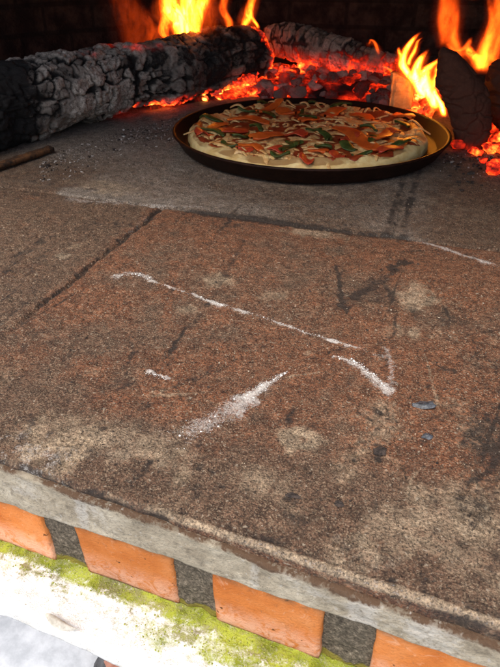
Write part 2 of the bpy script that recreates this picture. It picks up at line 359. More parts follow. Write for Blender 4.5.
# ------------------------------------------------------------------ hearth floor (the baked, stained tile surface)
YF, JX0, JX1, JY = 0.1700, -0.302, -0.029, 0.575
SKEW, TILT = .045, -.030
def settle(o, tilt=None):
    """the front edge of the oven is a little askew and the courses below it tip a little"""
    T = Matrix.Translation((-.09, YF, 0)) @ Matrix.Rotation(-SKEW, 4, 'Z') @ Matrix.Rotation(TILT if tilt is None else tilt, 4, 'Y') @ Matrix.Translation((.09, -YF, 0))
    o.matrix_world = T @ Matrix.Translation(o.location)
def hearth():
    xs = np.concatenate([np.linspace(-1.7, -.9, 60)[:-1], np.linspace(-.9, -.4, 300)[:-1], np.arange(-.4, .22, .0011), np.linspace(.22, 1.25, 260)[1:]])
    ys = [YF+.004]
    while ys[-1] < 1.05: ys.append(ys[-1]+.0007+.0026*(ys[-1]-.17))
    while ys[-1] < 2.2: ys.append(ys[-1]+.012)
    ys = np.array(ys)
    # front face and rounded arris come first
    fy = [YF+.0006]*5+[YF+.0006+.0034*(1-math.cos(a)) for a in (.5, .9, 1.25)]
    fz = list(np.linspace(-.0180, -.0045, 5))+[-.0034*(1-math.sin(a)) for a in (.5, .9, 1.25)]
    yy = np.concatenate([fy, ys]); zz = np.concatenate([fz, np.zeros(len(ys))])
    X, Y = np.meshgrid(xs, yy); Z = np.repeat(zz[:, None], len(xs), 1)
    wx = (fbm2(X*22, Y*22, 3, 5)-.5)*.018; wy = (fbm2(X*22+40, Y*22, 3, 6)-.5)*.018      # warp, so no mark is ruler straight
    wf = (fbm2(X*150, Y*150, 3, 8)-.5)*.006
    n1 = fbm2(X*9, Y*9, 4, 11); n2 = fbm2(X*38, Y*38, 4, 12); n3 = fbm2(X*130, Y*130, 4, 13); n4 = fbm2(X*420, Y*420, 2, 14)
    red = np.zeros_like(X); pale = red.copy(); dark = red.copy(); flour = red.copy(); ash = red.copy(); dz = red.copy()
    front = Y < JY+.006*(n2-.5)
    # base patterns
    cx = sst(JX0-.01, JX0+.02, X)
    red += np.where(front, (.3+.75*cx)*(.25+1.5*n1*n2*1.7)*sst(.18, .33, Y+.10*(n1-.5)), .15*n1)
    red += .5*np.where(front, sst(-.06, .05, X)*sst(.4, .52, Y), 0)
    ash += sst(JY-.03, JY+.02, Y)*(.25+.8*n1)*(1-.55*sst(-.05, .05, X))*(1-.5*sst(-.36, -.5, X)*sst(.75, .6, Y))
    ash += .35*sst(.75, .95, Y)
    pale += np.clip(n2-.5, 0, 1)*1.5*sst(.62, .2, Y)*(.5+.8*sst(.42, .2, Y))
    pale += .55*sst(.27, .185, Y+.05*(n2-.5))*(.1+n1*n2*2.2)
    pale += .25*sst(-.12, .0, X)*sst(.4, .3, Y)*sst(.2, .26, Y)
    dark += np.clip(n3-.56, 0, 1)*2.2*(.4+.9*n1)
    dark += .30*sst(.0, .09, X+.1*(n2-.5))*sst(.5, .3, Y)*n2*1.5
    dark += np.where(front, .14*(1-cx), 0)
    # groups of streaks rubbed in by sliding pans (along the depth of the oven)
    st = fbm2((X+.12*Y+wx)*120, Y*7, 4, 21)
    dark += np.clip(st-.55, 0, 1)*1.6*sst(.16, .22, Y)*sst(.7, .45, Y)
    st2 = fbm2((X-.55*Y+wx)*90, (Y+.5*X)*8, 4, 25)
    dark += np.clip(st2-.57, 0, 1)*1.6*sst(.5, .3, Y)
    P = lambda *q: [at_z(a, b) for a, b in q]
    def line(pts, w0, w1=None, ragged=1.0, amp=1.0, fade=0.0, gaps=0.0):
        w1 = w0 if w1 is None else w1
        d, t = seg_dist(X+wf*ragged, Y+wf[::-1, ::-1]*ragged, pts)
        w = w0+(w1-w0)*t
        m = sst(1.25, .1, d/np.maximum(w, 1e-5)+(n3-.5)*.8)*amp
        if fade: m = m*sst(0, fade, t)*sst(1, 1-fade, t)
        if gaps: m = m*sst(gaps-.12, gaps+.12, fbm2(X*90+3, Y*90, 2, 31))
        return m
    def blob(px, py, rx, ry, amp=1.0, rough=.6):
        c = at_z(px, py); e = at_z(px+rx, py); a = np.linalg.norm(e-c); f = at_z(px, py-ry); b = np.linalg.norm(f-c)
        d = np.hypot((X-c[0]+wf)/a, (Y-c[1]+wf)/b)
        return np.clip(amp*sst(1.25, .2, d+rough*(n3-.5)*1.6), 0, 2)
    # ---- joints between the tiles
    def joint(d, w, depth): return -depth*sst(w, w*.25, d)
    jw = (n2-.5)*.007+(n3-.5)*.004
    d0 = np.abs(X-JX0+jw); k0 = sst(.22, .36, Y)*(Y < JY)
    dz += joint(d0, .004, .0030)*k0; dark += sst(.0055, .001, d0)*k0*(.2+.9*n1); red += .35*sst(.02, .004, d0)*k0
    d1 = np.abs(Y-JY+jw); g1 = sst(.4, .55, n2)
    dz += joint(d1, .004, .0028)
    dark += sst(.014, .001, d1)*.85*sst(-.33, -.24, X)*sst(.02, -.05, X)
    d2 = np.abs(X-JX1+jw*.8); k2 = (Y > JY)
    dz += joint(d2, .004, .002)*k2
    dark += (sst(.007, .001, np.abs(d2-.009))*.42+.3*sst(.02, .006, d2))*k2*(.4+1.2*n2)
    d3 = np.abs(X-.245+jw); dz += joint(d3, .0035, .002)*(Y < JY); dark += sst(.004, .001, d3)*(Y < JY)
    flour += .62*line(P((55, 199), (95, 202), (160, 206), (215, 208)), .011, .004, 1.6, 1, .1)
    ash += .9*line(P((70, 192), (165, 203)), .02, .012, 2)
    flour += .6*line(P((415, 240), (436, 246), (465, 256), (500, 267)), .003, .0045, .7, 1, .12)
    flour += .35*line(P((380, 232), (430, 245), (500, 266)), .012, .012, 2.5)
    flour += .45*line(P((150, 213), (122, 240)), .004, .002, 2, 1, .2, .4)
    # ---- flour pushed along by the peel
    flour += .75*line(P((114, 277), (124, 274), (138, 274), (151, 279)), .007, .005, 1.4)
    flour += 1.0*line(P((150, 281), (180, 290), (206, 300), (222, 306)), .0022, .0022, .7, 1, 0, .35)
    flour += 1.0*line(P((210, 301), (219, 306)), .0045, .0045, .7)
    flour += .72*line(P((222, 305), (235, 309), (260, 317), (302, 331), (337, 342)), .0024, .0024, .9, 1, 0, .42)+.3*line(P((222, 303), (302, 329), (360, 347)), .006, .006, 1.6)
    flour += .8*line(P((330, 340), (353, 347), (384, 357)), .0022, .003, 1.2, 1, 0, .42)
    flour += .85*line(P((334, 357), (345, 359), (358, 364), (373, 377), (388, 391)), .0022, .0058, .9)
    flour += .8*line(P((384, 346), (393, 364), (390, 388)), .004, .005, 1.6, .8)
    flour += 1.0*line(P((146, 373), (157, 376), (168, 380)), .002, .0024, .8)
    flour += .5*line(P((286, 373), (262, 388), (236, 408)), .002, .013, 1.6)+.40*line(P((276, 382), (240, 406), (208, 422), (178, 440)), .008, .017, 2.2, 1, .12)
    flour += .38*line(P((285, 372), (266, 384), (246, 398)), .0015, .006, 1.2)+.3*line(P((130, 428), (180, 436), (235, 418)), .01, .012, 2.5, 1, .2)
    # ---- pale worn patches
    for q in ((218, 280, 26, 9, .9), (186, 310, 18, 8, .75), (60, 257, 14, 5, .8), (72, 247, 10, 4, .6), (415, 296, 34, 17, .8), (312, 232, 48, 7, .8), (276, 295, 26, 10, .6),
              (300, 437, 25, 16, 1.0), (130, 445, 60, 22, .45), (60, 440, 50, 20, .35), (395, 330, 30, 12, .45), (430, 330, 40, 14, .4), (460, 520, 60, 40, .35), (395, 520, 40, 30, .45),
              (250, 480, 40, 20, .3), (210, 545, 30, 8, .3), (90, 185, 60, 8, .35), (480, 215, 40, 14, .45), (420, 205, 40, 8, .35), (360, 420, 70, 30, .25)):
        pale += blob(*q)
    pale += blob(285, 186, 60, 7, .5)+blob(120, 190, 60, 10, .45)+blob(440, 196, 40, 7, .4)+blob(350, 195, 40, 6, .35)
    pale -= blob(305, 437, 8, 5, .7, .3)
    ash += blob(415, 296, 30, 15, .55)+blob(218, 280, 24, 9, .35)+blob(130, 440, 60, 22, .35)+blob(60, 256, 16, 6, .5)+blob(360, 545, 60, 20, .5)+blob(90, 460, 80, 20, .4)
    # ---- dark burnt marks
    dark += .85*line(P((336, 264), (340, 285), (343, 303)), .0035, .002, .8)
    dark += .8*line(P((342, 303), (352, 318)), .003, .0015, 1)
    dark += .5*line(P((352, 297), (378, 281), (404, 261)), .005, .009, 2.4)+.7*line(P((390, 268), (412, 261)), .005, .004, 2.2)
    dark += .45*line(P((386, 284), (392, 300)), .004, .002, 1.2)+.5*line(P((322, 310), (352, 306)), .002, .002, 1.5)
    dark += blob(370, 285, 40, 20, .35)+blob(450, 318, 60, 12, .4)+blob(340, 300, 30, 14, .3)
    dark += .7*line(P((206, 306), (180, 336), (162, 361)), .0035, .002, 1.2, 1, .15)
    dark += .4*line(P((250, 232), (206, 306)), .004, .004, 1.5)+.45*line(P((140, 345), (118, 372)), .003, .002, 1.5)
    dark += .55*line(P((240, 205), (200, 260)), .004, .003, 1.5)+.45*line(P((175, 265), (165, 312)), .004, .002, 1.5)
    red += .6*line(P((175, 262), (166, 315)), .005, .005, 1)
    red += .9*line(P((396, 315), (386, 375)), .0025, .002, .7)+.9*line(P((410, 402), (388, 430)), .0015, .0012, .5)
    dark += .42*line(P((396, 315), (386, 375)), .0022, .002, .7)+.45*line(P((410, 402), (388, 430)), .0014, .0011, .5)
    rs = np.random.default_rng(77)
    for k in range(70):                      # fine scratches, mostly along the way pans are pushed
        a = at_z(rs.uniform(0, 500), rs.uniform(215, 560)); L = rs.uniform(.02, .11); an = math.radians(rs.choice([70, 105, 40, 88])+rs.normal()*14)
        b = a+np.array([L*math.cos(an), L*math.sin(an), 0]); m = (a+b)/2+np.array([rs.normal()*.004, rs.normal()*.004, 0])
        lo, hi = min(a[0], b[0])-.02, max(a[0], b[0])+.02; i0, i1 = np.searchsorted(xs, [lo, hi]); j0, j1 = np.searchsorted(yy, [min(a[1], b[1])-.02, max(a[1], b[1])+.02])
        if i1-i0 < 2 or j1-j0 < 2 or a[1] < .2: continue
        sl = (slice(j0, j1), slice(i0, i1)); d, t = seg_dist(X[sl]+wf[sl]*.35, Y[sl]+wf[sl]*.35, [a, m, b]); wd = rs.uniform(.0007, .0018)
        mk = sst(1.2, .1, d/wd+(n3[sl]-.5)*.9)*sst(0, .2, t)*sst(1, .8, t)
        if rs.random() < .7: dark[sl] += rs.uniform(.25, .55)*mk; dz[sl] -= .0004*mk
        else: pale[sl] += rs.uniform(.3, .6)*mk
    for q in ((200, 220, 70, 9, .35), (275, 218, 60, 8, .4), (105, 228, 60, 14, .2), (450, 250, 60, 14, .22), (380, 300, 30, 18, .25), (485, 440, 30, 45, .45), (470, 500, 40, 20, .3), (490, 360, 30, 40, .3),
              (292, 497, 14, 5, .7), (300, 515, 40, 12, .45), (260, 530, 60, 10, .4), (380, 452, 8, 6, .7), (160, 480, 30, 20, .3), (350, 580, 60, 8, .4), (440, 600, 50, 8, .4), (120, 470, 40, 20, .25), (30, 300, 60, 20, .2), (40, 180, 80, 18, .3)):
        dark += blob(*q)
    dark += .5*line(P((152, 462), (128, 490)), .0022, .0018, 1.3)+.45*line(P((215, 462), (180, 515)), .002, .0016, 1.5)+.4*line(P((90, 402), (76, 418)), .0018, .0012, 1)
    # ---- the front lip: dark burnt rim, then a worn pale arris, then dirty brown face
    lip = Y-YF+(n2-.5)*.006
    dark += .75*sst(.009, .0045, lip)*sst(.0025, .005, lip)*(.1+n1)*(.3+n3)*sst(-.15, -.08, X)
    pale += .95*sst(.0043, .0028, lip)*(Z > -.004)*sst(-.125, -.07, X+.04*(n2-.5))*.85; flour += .35*sst(.0045, .003, lip)*(Z > -.004)*sst(-.10, -.06, X)
    flour += .55*sst(.03, .006, np.abs(lip-.012))*sst(-.145, -.19, X)*sst(.38, .6, n3)
    red += .7*(Z < -.003); dark += (Z < -.003)*(.25+.3*n3)
    dark += .7*sst(.0045, .001, lip)*sst(-.08, -.13, X)*(.3+n3)
    # ---- relief
    top = Z > -.004
    dz += (n1-.5)*.0022+(n2-.5)*.0018+(n3-.5)*.0011+(n4-.5)*.0006-.0012*np.clip(dark, 0, 1)*.5+.0007*np.clip(flour, 0, 1)
    dz -= .0012*sst(.3, .22, worley(X*160, Y*160, 41)[0])*sst(.5, .65, n2)
    Z = Z+np.where(top, dz, dz*.3)
    Y = Y-SKEW*(X+.09)*sst(.5, .18, Y)
    Yd = Y+np.where(Y+SKEW*(X+.09) < YF+.0045, (n3-.5)*.0022+(n2-.5)*.004, 0)
    a = {k: np.clip(v, 0, 1.2).ravel() for k, v in dict(red=red, pale=pale, dark=dark, flour=flour, ash=ash).items()}
    o = link_mesh('hearth_floor', np.stack([X, Yd, Z], -1).reshape(-1, 3), grid_faces(*X.shape), M['hearth'], attrs=a)
    o['kind'] = 'structure'; o['label'] = 'brown scorched tile floor of the oven with flour streaks and tile joints'
    return o
hearth()

# ------------------------------------------------------------------ concrete slab edge, brick course, mossy ledge
def slab():
    xs = np.arange(-.95, .75, .0016)
    prof = [(.9, -.0300), (.30, -.0160), (YF+.008, -.0085), (YF-.0008, -.0070)]+[(YF-.0022, -.0076)]+[(YF-.0028, z) for z in np.linspace(-.0088, -.0338, 24)]+[(YF-.002, -.0348), (YF+.001, -.0352), (YF+.01, -.0353), (.5, -.0353), (.9, -.0353)]
    p = np.array(prof); X, S = np.meshgrid(xs, np.arange(len(p))); Y = p[S.astype(int), 0]; Z = p[S.astype(int), 1]
    near = Y < YF+.004
    n = fbm2(X*26, Z*70, 4, 51)-.5; m = fbm2(X*130, Z*170, 3, 52)-.5
    Y = Y+np.where(near, n*.0028+m*.0016, 0); Z = Z+np.where(near, (fbm2(X*18, Y*0, 3, 53)-.5)*.0022, 0)
    lowr = np.where(Y < YF+.012, sst(-.008, -.034, Z), np.where(S > 20, 1.0, 0.0))
    Z0 = Z.copy(); Z = Z+(X+.09)*(.030*lowr-.026*(1-lowr))
    dirt = sst(-.0120, -.0070, Z0+(fbm2(X*60, Z*60, 3, 54)-.5)*.008)*.9+.35*sst(.6, .8, fbm2(X*30, Z*120, 3, 55))
    lime = np.clip(fbm2(X*34, Z*55, 3, 56)-.52, 0, 1)*2.6
    for px, w in ((88, .006), (258, .005), (375, .012), (470, .02)):
        lime = lime+.75*sst(w, w*.2, np.abs(X-at_y(px, 540, YF)[0]))
    o = link_mesh('concrete_slab', np.stack([X, Y, Z], -1).reshape(-1, 3), grid_faces(*X.shape)[:, ::-1], M['concrete'], attrs=dict(dirt=np.clip(dirt, 0, 1).ravel(), lime=np.clip(lime, 0, 1).ravel()))
    settle(o, 0.0); tag(o, 'grey weathered concrete slab edge under the scorched oven floor', 'slab')
slab()
ZL = -.0885
def brick_course():
    wall = empty('brick_course', (-.09, YF+.03, ZL))
    settle(wall); tag(wall, 'row of orange terracotta bricks with dark mortar below the concrete slab', 'brick wall')
    edges = [(-.347, -.279), (-.2555, -.1885), (-.166, -.1028), (-.0780, -.0140), (.0130, .077), (.102, .166), (.19, .254)]
    edges = [tuple(-.093+(p+.09)*(1.085 if p < -.1 else 1.02) for p in e) for e in edges]; z0, z1 = ZL, -.0360
    protos = []
    for i, (a, b) in enumerate(edges):
        sx = b-a
        bm = rough_box((sx, .05, z1-z0-.0006), .0016, .0017, 95, 60+i, .0030)
        o = bm_obj('brick', bm, M['brick'], wall); o.location = (( a+b)/2+.09, -.03+.025+.0008*(i % 3), (z0+z1)/2-ZL)
        o.rotation_euler = (0, 0, math.radians((.6, -.5, .3, -.8, .4, .2, -.2)[i]))
    for i in range(len(edges)-1):
        a, b = edges[i][1]-.003, edges[i+1][0]+.003
        nx, nz = 34, 56; X, Zz = np.meshgrid(np.linspace(a, b, nx), np.linspace(z0+.0005, z1-.0003, nz))
        d = (fbm2(X*120, Zz*120, 4, 70+i)-.5)*.004
        Y = YF+.0034+d
        V = np.stack([X+.09, Y-YF-.03, Zz-ZL], -1).reshape(-1, 3)
        back = V.copy(); back[:, 1] = .035
        F = grid_faces(nz, nx); n = len(V)
        rim = list(range(nx))+[k*nx+nx-1 for k in range(1, nz)]+[(nz-1)*nx+k for k in range(nx-2, -1, -1)]+[k*nx for k in range(nz-2, 0, -1)]
        side = [[rim[(k+1) % len(rim)], rim[k], rim[k]+n, rim[(k+1) % len(rim)]+n] for k in range(len(rim))]
        g = sst(z0+.012, z0, Zz+(fbm2(X*90, Zz*90, 3, 75)-.5)*.012)*.9
        link_mesh('mortar_joint', np.concatenate([V, back]), np.concatenate([F, F[:, ::-1]+n, np.array(side)]), M['mortar'], wall, attrs=dict(green=np.concatenate([g.ravel()]*2)))
brick_course()
def ledge():
    xs = np.arange(-.8, .6, .0016)
    YE = .1335
    prof = [(.30, ZL), (.22, ZL)]+[(y, ZL) for y in np.linspace(YF+.012, YE+.003, 34)]+[(YE+.0012, ZL-.0007), (YE, ZL-.003)]+[(YE-.001, z) for z in np.linspace(ZL-.005, ZL-.014, 6)]+[(YE+.004, ZL-.0155), (.30, ZL-.0156)]
    p = np.array(prof); X, S = np.meshgrid(xs, np.arange(len(p))); S = S.astype(int); Y = p[S, 0]; Z = p[S, 1]
    n1 = fbm2(X*30, Y*30, 4, 81); n2 = fbm2(X*120, (Y+Z)*120, 4, 82); n3 = fbm2(X*330, (Y+Z)*330, 3, 83)
    topm = Z > ZL-.002
    dist = YF-Y
    edge = fbm2(X*45, Y*20, 4, 84)
    right = sst(-.17, -.04, X)
    patch = fbm2((X+.4*Y)*55, Y*110, 4, 86)
    moss = sst(.024+.02*right, .006, dist+(patch-.5)*.012)*(.12+1.15*patch)+.35*right*patch+.10*sst(.034, .02, dist)
    moss += sst(.4, .6, patch)*sst(.017-.002*right, .021, dist)*sst(.034, .026, dist)*(.15+.5*right)
    moss += .35*sst(.012, .002, dist)*n1
    moss -= .45*sst(.0035, .0, np.abs(dist-.010+(n1-.5)*.008))*(.3+n2)
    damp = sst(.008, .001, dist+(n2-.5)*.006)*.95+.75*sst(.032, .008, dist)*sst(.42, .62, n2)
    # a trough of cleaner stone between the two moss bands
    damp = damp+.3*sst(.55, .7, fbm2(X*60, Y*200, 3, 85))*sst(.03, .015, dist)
    Z = Z+np.where(topm, (n1-.5)*.003+(n2-.5)*.002+(n3-.5)*.0012+.0016*np.clip(moss, 0, 1)*n2, 0)
    Y = Y+np.where(Y < YE+.003, (n1-.5)*.004+(n2-.5)*.0015, 0)
    o = link_mesh('stone_ledge', np.stack([X, Y, Z], -1).reshape(-1, 3), grid_faces(*X.shape)[:, ::-1], M['ledge'], attrs=dict(moss=np.clip(moss, 0, 1).ravel(), damp=np.clip(damp, 0, 1).ravel()))
    settle(o); tag(o, 'white pale stone ledge stained with moss below the orange bricks', 'ledge')
    # moss: tiny tufts standing on it
    sel = np.where((np.clip(moss, 0, 1).ravel() > .5) & topm.ravel() & (X.ravel() > -.3) & (X.ravel() < .12))[0]
    r = np.random.default_rng(3); sel = r.choice(sel, min(1800, len(sel)), replace=False)
    base = np.stack([X, Y, Z], -1).reshape(-1, 3)[sel]
    iv, it = ico(1); V = []; T = []
    for k, b in enumerate(base):
        s = r.uniform(.00025, .0007); V.append(iv*(1+.5*(r.random((len(iv), 1))-.5))*[s, s, s*r.uniform(.5, .9)]+b+[r.uniform(-.0008, .0008), r.uniform(-.0008, .0008), .0001]); T.append(it+k*len(iv))
    m = link_mesh('moss', np.concatenate(V), None, M['moss'], tris=np.concatenate(T))
    settle(m); tag(m, 'yellow green moss growing along the foot of the bricks', 'moss', kind='stuff')
ledge()
# wall of the base below the ledge, and the ground far below
def ground():
    X, Y = np.meshgrid(np.concatenate([np.linspace(-12, -1, 24)[:-1], np.linspace(-1, 1, 120), np.linspace(1, 12, 24)[1:]]), np.concatenate([np.linspace(-12, -1, 24)[:-1], np.linspace(-1, 1, 120), np.linspace(1, 12, 24)[1:]]))
    Z = -.42+(fbm2(X*3, Y*3, 4, 91)-.5)*.02
    o = link_mesh('ground', np.stack([X, Y, Z], -1).reshape(-1, 3), grid_faces(*X.shape), M['ground'])
    o['kind'] = 'structure'
ground()
bm = rough_box((1.6, .9, .26), .004, .006, 20, 5, .05)
o = bm_obj('base_wall', bm, M['ground']); o.location = (-.1, .72, ZL-.155); tag(o, 'pale rendered base wall under the mossy stone ledge', 'wall')
# small things low at the left corner
def chip():
    # curled pale chip lying on the outer edge of the ledge
    a = at_z(45, 615, ZL+.001); b = at_z(58, 630, ZL+.001); c = at_z(80, 629, ZL+.001)
    n = 26; m = 9; V = []
    for i in range(n):
        t = i/(n-1)
        p = (1-t)**2*a+2*t*(1-t)*(b+(b-(a+c)/2)*.9)+t*t*c
        w = .0052*math.sin(math.pi*min(1, t*1.05+.02))**.7*(1-.55*t)+.0003
        for j in range(m):
            u = j/(m-1)
            V.append(p+np.array([.25*w*u, w*u*1.1, .0035*math.sin(u*2.4)*math.sin(math.pi*t)+.0004]))
    V = np.array(V); F = grid_faces(n, m); k = len(V)
    lo = V.copy(); lo[:, 2] -= .0006
    o = link_mesh('curled_chip', np.concatenate([V, lo]), np.concatenate([F, F[:, ::-1]+k]), M['chip'])
    tag(o, 'small curled grey chip lying on the outer rim of the white ledge', 'chip')
chip()
def stone(name, px, py, z, size, mat, seed, label):
    p = at_z(px, py, z); v, t, f = lump(4, size, seed, .3, 4)
    o = link_mesh(name, v, None, mat, tris=t); o.location = p; tag(o, label, 'stone')
stone('reddish_stone', 140, 676, -.39, (.045, .035, .03), M['stone_red'], 5, 'rounded reddish brown stone on the ground below the ledge')
stone('dark_stone', 120, 671, -.40, (.03, .03, .025), M['stone_dark'], 9, 'small dark grey stone on the ground beside the reddish one')

# ------------------------------------------------------------------ oven chamber
def chamber():
    oven = empty('oven_vault', (-.2, 1.2, 0)); tag(oven, 'dark sooty vaulted brick oven chamber around the fire', 'oven')
    loc = np.array([-.2, 1.2, 0])
    W, H, Y0, Y1 = .98, .62, .45, 1.95
    # inner vault with domed back
    nu, nv = 90, 120; V = []; UV = []
    for i in range(nu):
        s = i/(nu-1); y = Y0+(Y1-Y0)*s; k = math.sqrt(max(0, 1-max(0, (s-.45)/.55)**2.4))
        for j in range(nv):
            a = math.pi*j/(nv-1); V.append([-.2+W*k*math.cos(a), y, H*(k**.8)*math.sin(a)**.8-.004])
    V = np.array(V); V = V+((fbm3(V*9, 4, 101)-.5)*.03)[:, None]
    F = grid_faces(nu, nv)
    o = link_mesh('vault', V-loc, F, M['soot'], oven)
    uv = o.data.uv_layers.new(name='UVMap'); idx = np.zeros(len(o.data.loops), dtype=np.int32); o.data.loops.foreach_get('vertex_index', idx)
    st = np.stack([(idx//nv)*1.5/nu, (idx % nv)*2.4/nv], -1).astype(np.float32); uv.data.foreach_set('uv', st.ravel())
    sol = o.modifiers.new('thickness', 'SOLIDIFY'); sol.thickness = .1; sol.offset = 1 if False else -1
    # front wall with the wide low mouth
    n = 60; V = []; F = []
    hw, hh, cx = .74, MOUTH_H, -.16
    for y in (Y0-.10, Y0):
        for k in range(n+1):
            a = math.pi*k/n; c, q = math.cos(a), math.sin(a)
            V.append([cx+hw*np.sign(c)*abs(c)**.5, y, hh*q**.45-.004])
        for k in range(n+1):
            a = math.pi*k/n
            V.append([-.2+1.25*math.cos(a)*(1 if k not in (0, n) else 1), y, 1.0*math.sin(a)-.004])
    m = n+1
    for k in range(n):
        F += [[k, k+1, m+k+1, m+k], [2*m+k+1, 2*m+k, 3*m+k, 3*m+k+1], [k+1, k, 2*m+k, 2*m+k+1], [m+k, m+k+1, 3*m+k+1, 3*m+k]]
    link_mesh('front_arch', np.array(V)-loc, np.array(F), M['archbrick'], oven, smooth=False)
MOUTH_H = .54
chamber()

# ------------------------------------------------------------------ logs
def catmull(pts, n):
    pts = [np.array(p, float) for p in pts]; P = [2*pts[0]-pts[1]]+pts+[2*pts[-1]-pts[-2]]; out = []
    for i in range(n):
        t = i/(n-1)*(len(pts)-1); k = min(int(t), len(pts)-2); u = t-k; a, b, c, d = P[k:k+4]
        out.append(.5*((2*b)+(c-a)*u+(2*a-5*b+4*c-d)*u*u+(-a+3*b-3*c+d)*u**3))
    return np.array(out)
def make_log(name, spine, radii, seed, cell=(.02, .016), groove=.006, ns=260, nt=180, ash_fn=None, glow_fn=None, flat=1.0, low=.25, warp=.5):
    C = catmull(spine, ns); T = np.gradient(C, axis=0); T /= np.linalg.norm(T, axis=1, keepdims=True)
    S = np.concatenate([[0], np.cumsum(np.linalg.norm(np.diff(C, axis=0), axis=1))])
    B = np.cross(T, [0, 0, 1.0]); B /= np.linalg.norm(B, axis=1, keepdims=True); N = np.cross(B, T)
    R = np.interp(np.linspace(0, 1, ns), np.linspace(0, 1, len(radii)), radii)
    th = np.linspace(0, 2*math.pi, nt, endpoint=False)
    s2, t2 = np.meshgrid(S, th, indexing='ij'); r2 = np.repeat(R[:, None], nt, 1)
    dirs = np.cos(t2)[..., None]*B[:, None, :]+np.sin(t2)[..., None]*N[:, None, :]*flat
    p0 = C[:, None, :]+dirs*r2[..., None]
    q = p0.reshape(-1, 3)
    lowf = (fbm3(q*14+seed, 3, seed)-.5).reshape(r2.shape)*low*2
    w1 = (fbm3(q*30+seed, 3, seed+5)-.5).reshape(r2.shape)*warp; w2 = (fbm3(q*30+seed+50, 3, seed+6)-.5).reshape(r2.shape)*warp
    na = max(3, round(2*math.pi*np.mean(radii)/cell[1])); arc = t2/(2*math.pi)*na
    f1, f2, cid = worley(s2/cell[0]+w1*2.6, arc+w2*2.6, seed+9, .62)
    hf = (fbm3(q*75+seed, 3, seed+8)-.5).reshape(r2.shape)
    e1, e2, eid = worley(s2/cell[0]*2.1+w2*3, arc*1.9+w1*3, seed+19, .7)
    g = sst(.0, .20, f2-f1+hf*.3)*(.55+.45*sst(.0, .16, e2-e1+hf*.2)); cid = .65*cid+.35*eid
    mg = sst(.36, .56, fbm3(q*24+seed, 3, seed+12)).reshape(r2.shape); g = 1-(1-g)*(.25+.75*mg)
    fine = (fbm3(q*120, 3, seed+3)-.5).reshape(r2.shape)
    r = r2*(1+lowf)+groove*(g-1)+groove*.5*(cid-.5)+fine*.005+hf*.006
    # rounded, broken ends
    V = C[:, None, :]+dirs*r[..., None]
    endt = (fbm2(t2*1.5, t2*0, 3, seed+21)-.5)*.02
    V = V+T[:, None, :]*(endt*(sst(.03, 0, s2)+sst(S[-1]-.03, S[-1], s2)))[..., None]
    ash = ash_fn(s2/S[-1], t2, g, cid, V) if ash_fn else g*.5
    gl = glow_fn(s2/S[-1], t2, g, cid, V) if glow_fn else np.zeros_like(g)
    F = grid_faces(ns, nt, True); n = ns*nt
    V = V.reshape(-1, 3); ash = ash.ravel(); gl = gl.ravel(); tris = []
    # end caps: rings closing to a recessed centre
    extraV = []; extraA = []; extraG = []; quads = [F]
    for e, row in ((0, 0), (1, ns-1)):
        prev = np.arange(nt)+row*nt; c = V[prev].mean(0); sg = -1 if e == 0 else 1
        for k in range(1, 9):
            f = 1-k/9
            ring = c+(V[prev if k == 1 else np.arange(nt)+row*nt]-c)*f
            ring = ring+T[row]*sg*((fbm3(ring*60, 3, seed+31)-.5)*.012+.004*math.sin(f*9))[:, None]
            st = n+sum(len(x) for x in extraV); extraV.append(ring); extraA.append(np.full(nt, .25)); extraG.append(np.full(nt, float(gl[np.arange(nt)+row*nt].mean())))
            cur = np.arange(nt)+st; j = np.arange(nt); j2 = (j+1) % nt
            qd = np.stack([prev[j], prev[j2], cur[j2], cur[j]], -1); quads.append(qd if e else qd[:, ::-1]); prev = cur
        st = n+sum(len(x) for x in extraV); extraV.append(c[None]); extraA.append([.2]); extraG.append([0.]); j = np.arange(nt); j2 = (j+1) % nt
        tr = np.stack([prev[j], prev[j2], np.full(nt, st)], -1); tris.append(tr if e else tr[:, ::-1])
    base = C.mean(0)*[1, 1, 0]
    V = np.concatenate([V]+extraV)-base
    o = link_mesh(name, V, np.concatenate(quads)[:, ::-1], M['char'], attrs=dict(ash=np.clip(np.concatenate([ash]+extraA), 0, 1.2), glow=np.clip(np.concatenate([gl]+extraG), 0, 1)), tris=np.concatenate(tris)[:, ::-1])
    o.location = base
    return o

def ash1(u, t, g, cid, V):
    # white ash on the blocks of char; the end nearest the mouth is still black, the middle browner
    n = fbm3(V.reshape(-1, 3)*16, 3, 7).reshape(u.shape)
    a = sst(.29, .36, u+.06*(n-.5)*2)*(1-.5*sst(.56, .72, u))*(.3+1.15*cid)*g*(.25+1.7*n)*1.15
    d = sst(.62, .52, np.abs(u-.56)*14+n)   # a black band across it
    return a*(1-.75*d)
def glow1(u, t, g, cid, V):
    n = fbm3(V.reshape(-1, 3)*30, 3, 17).reshape(u.shape)
    under = sst(.030, .012, V[..., 2])*sst(.5, .62, u)
    endg = sst(.975, .995, u)
    crest = sst(.100, .118, V[..., 2])*sst(.44, .5, u)*sst(.72, .6, u)*.42*sst(.4, .62, n)
    return np.clip(under*.85*sst(.38, .62, n)+endg*.9*n*1.5+crest*.7, 0, 1)
lg = make_log('charred_log', [(-.735, .50, .066), (-.645, .79, .064), (-.575, .99, .062), (-.432, 1.335, .062)], [.060, .062, .056, .060, .058], 3, (.036, .027), .009, 320, 220, ash1, glow1, 1.0, .30)
tag(lg, 'long charred log with cracked white ash blocks left of the pan', 'log')
def ash2(u, t, g, cid, V): return (.55+.5*cid)*g
def glow2(u, t, g, cid, V):
    n = fbm3(V.reshape(-1, 3)*26, 3, 27).reshape(u.shape)
    return np.clip(sst(.085, .042, V[..., 2])*(.3+.6*n)+(1-g)*.3*sst(.10, .06, V[..., 2]), 0, 1)*.8
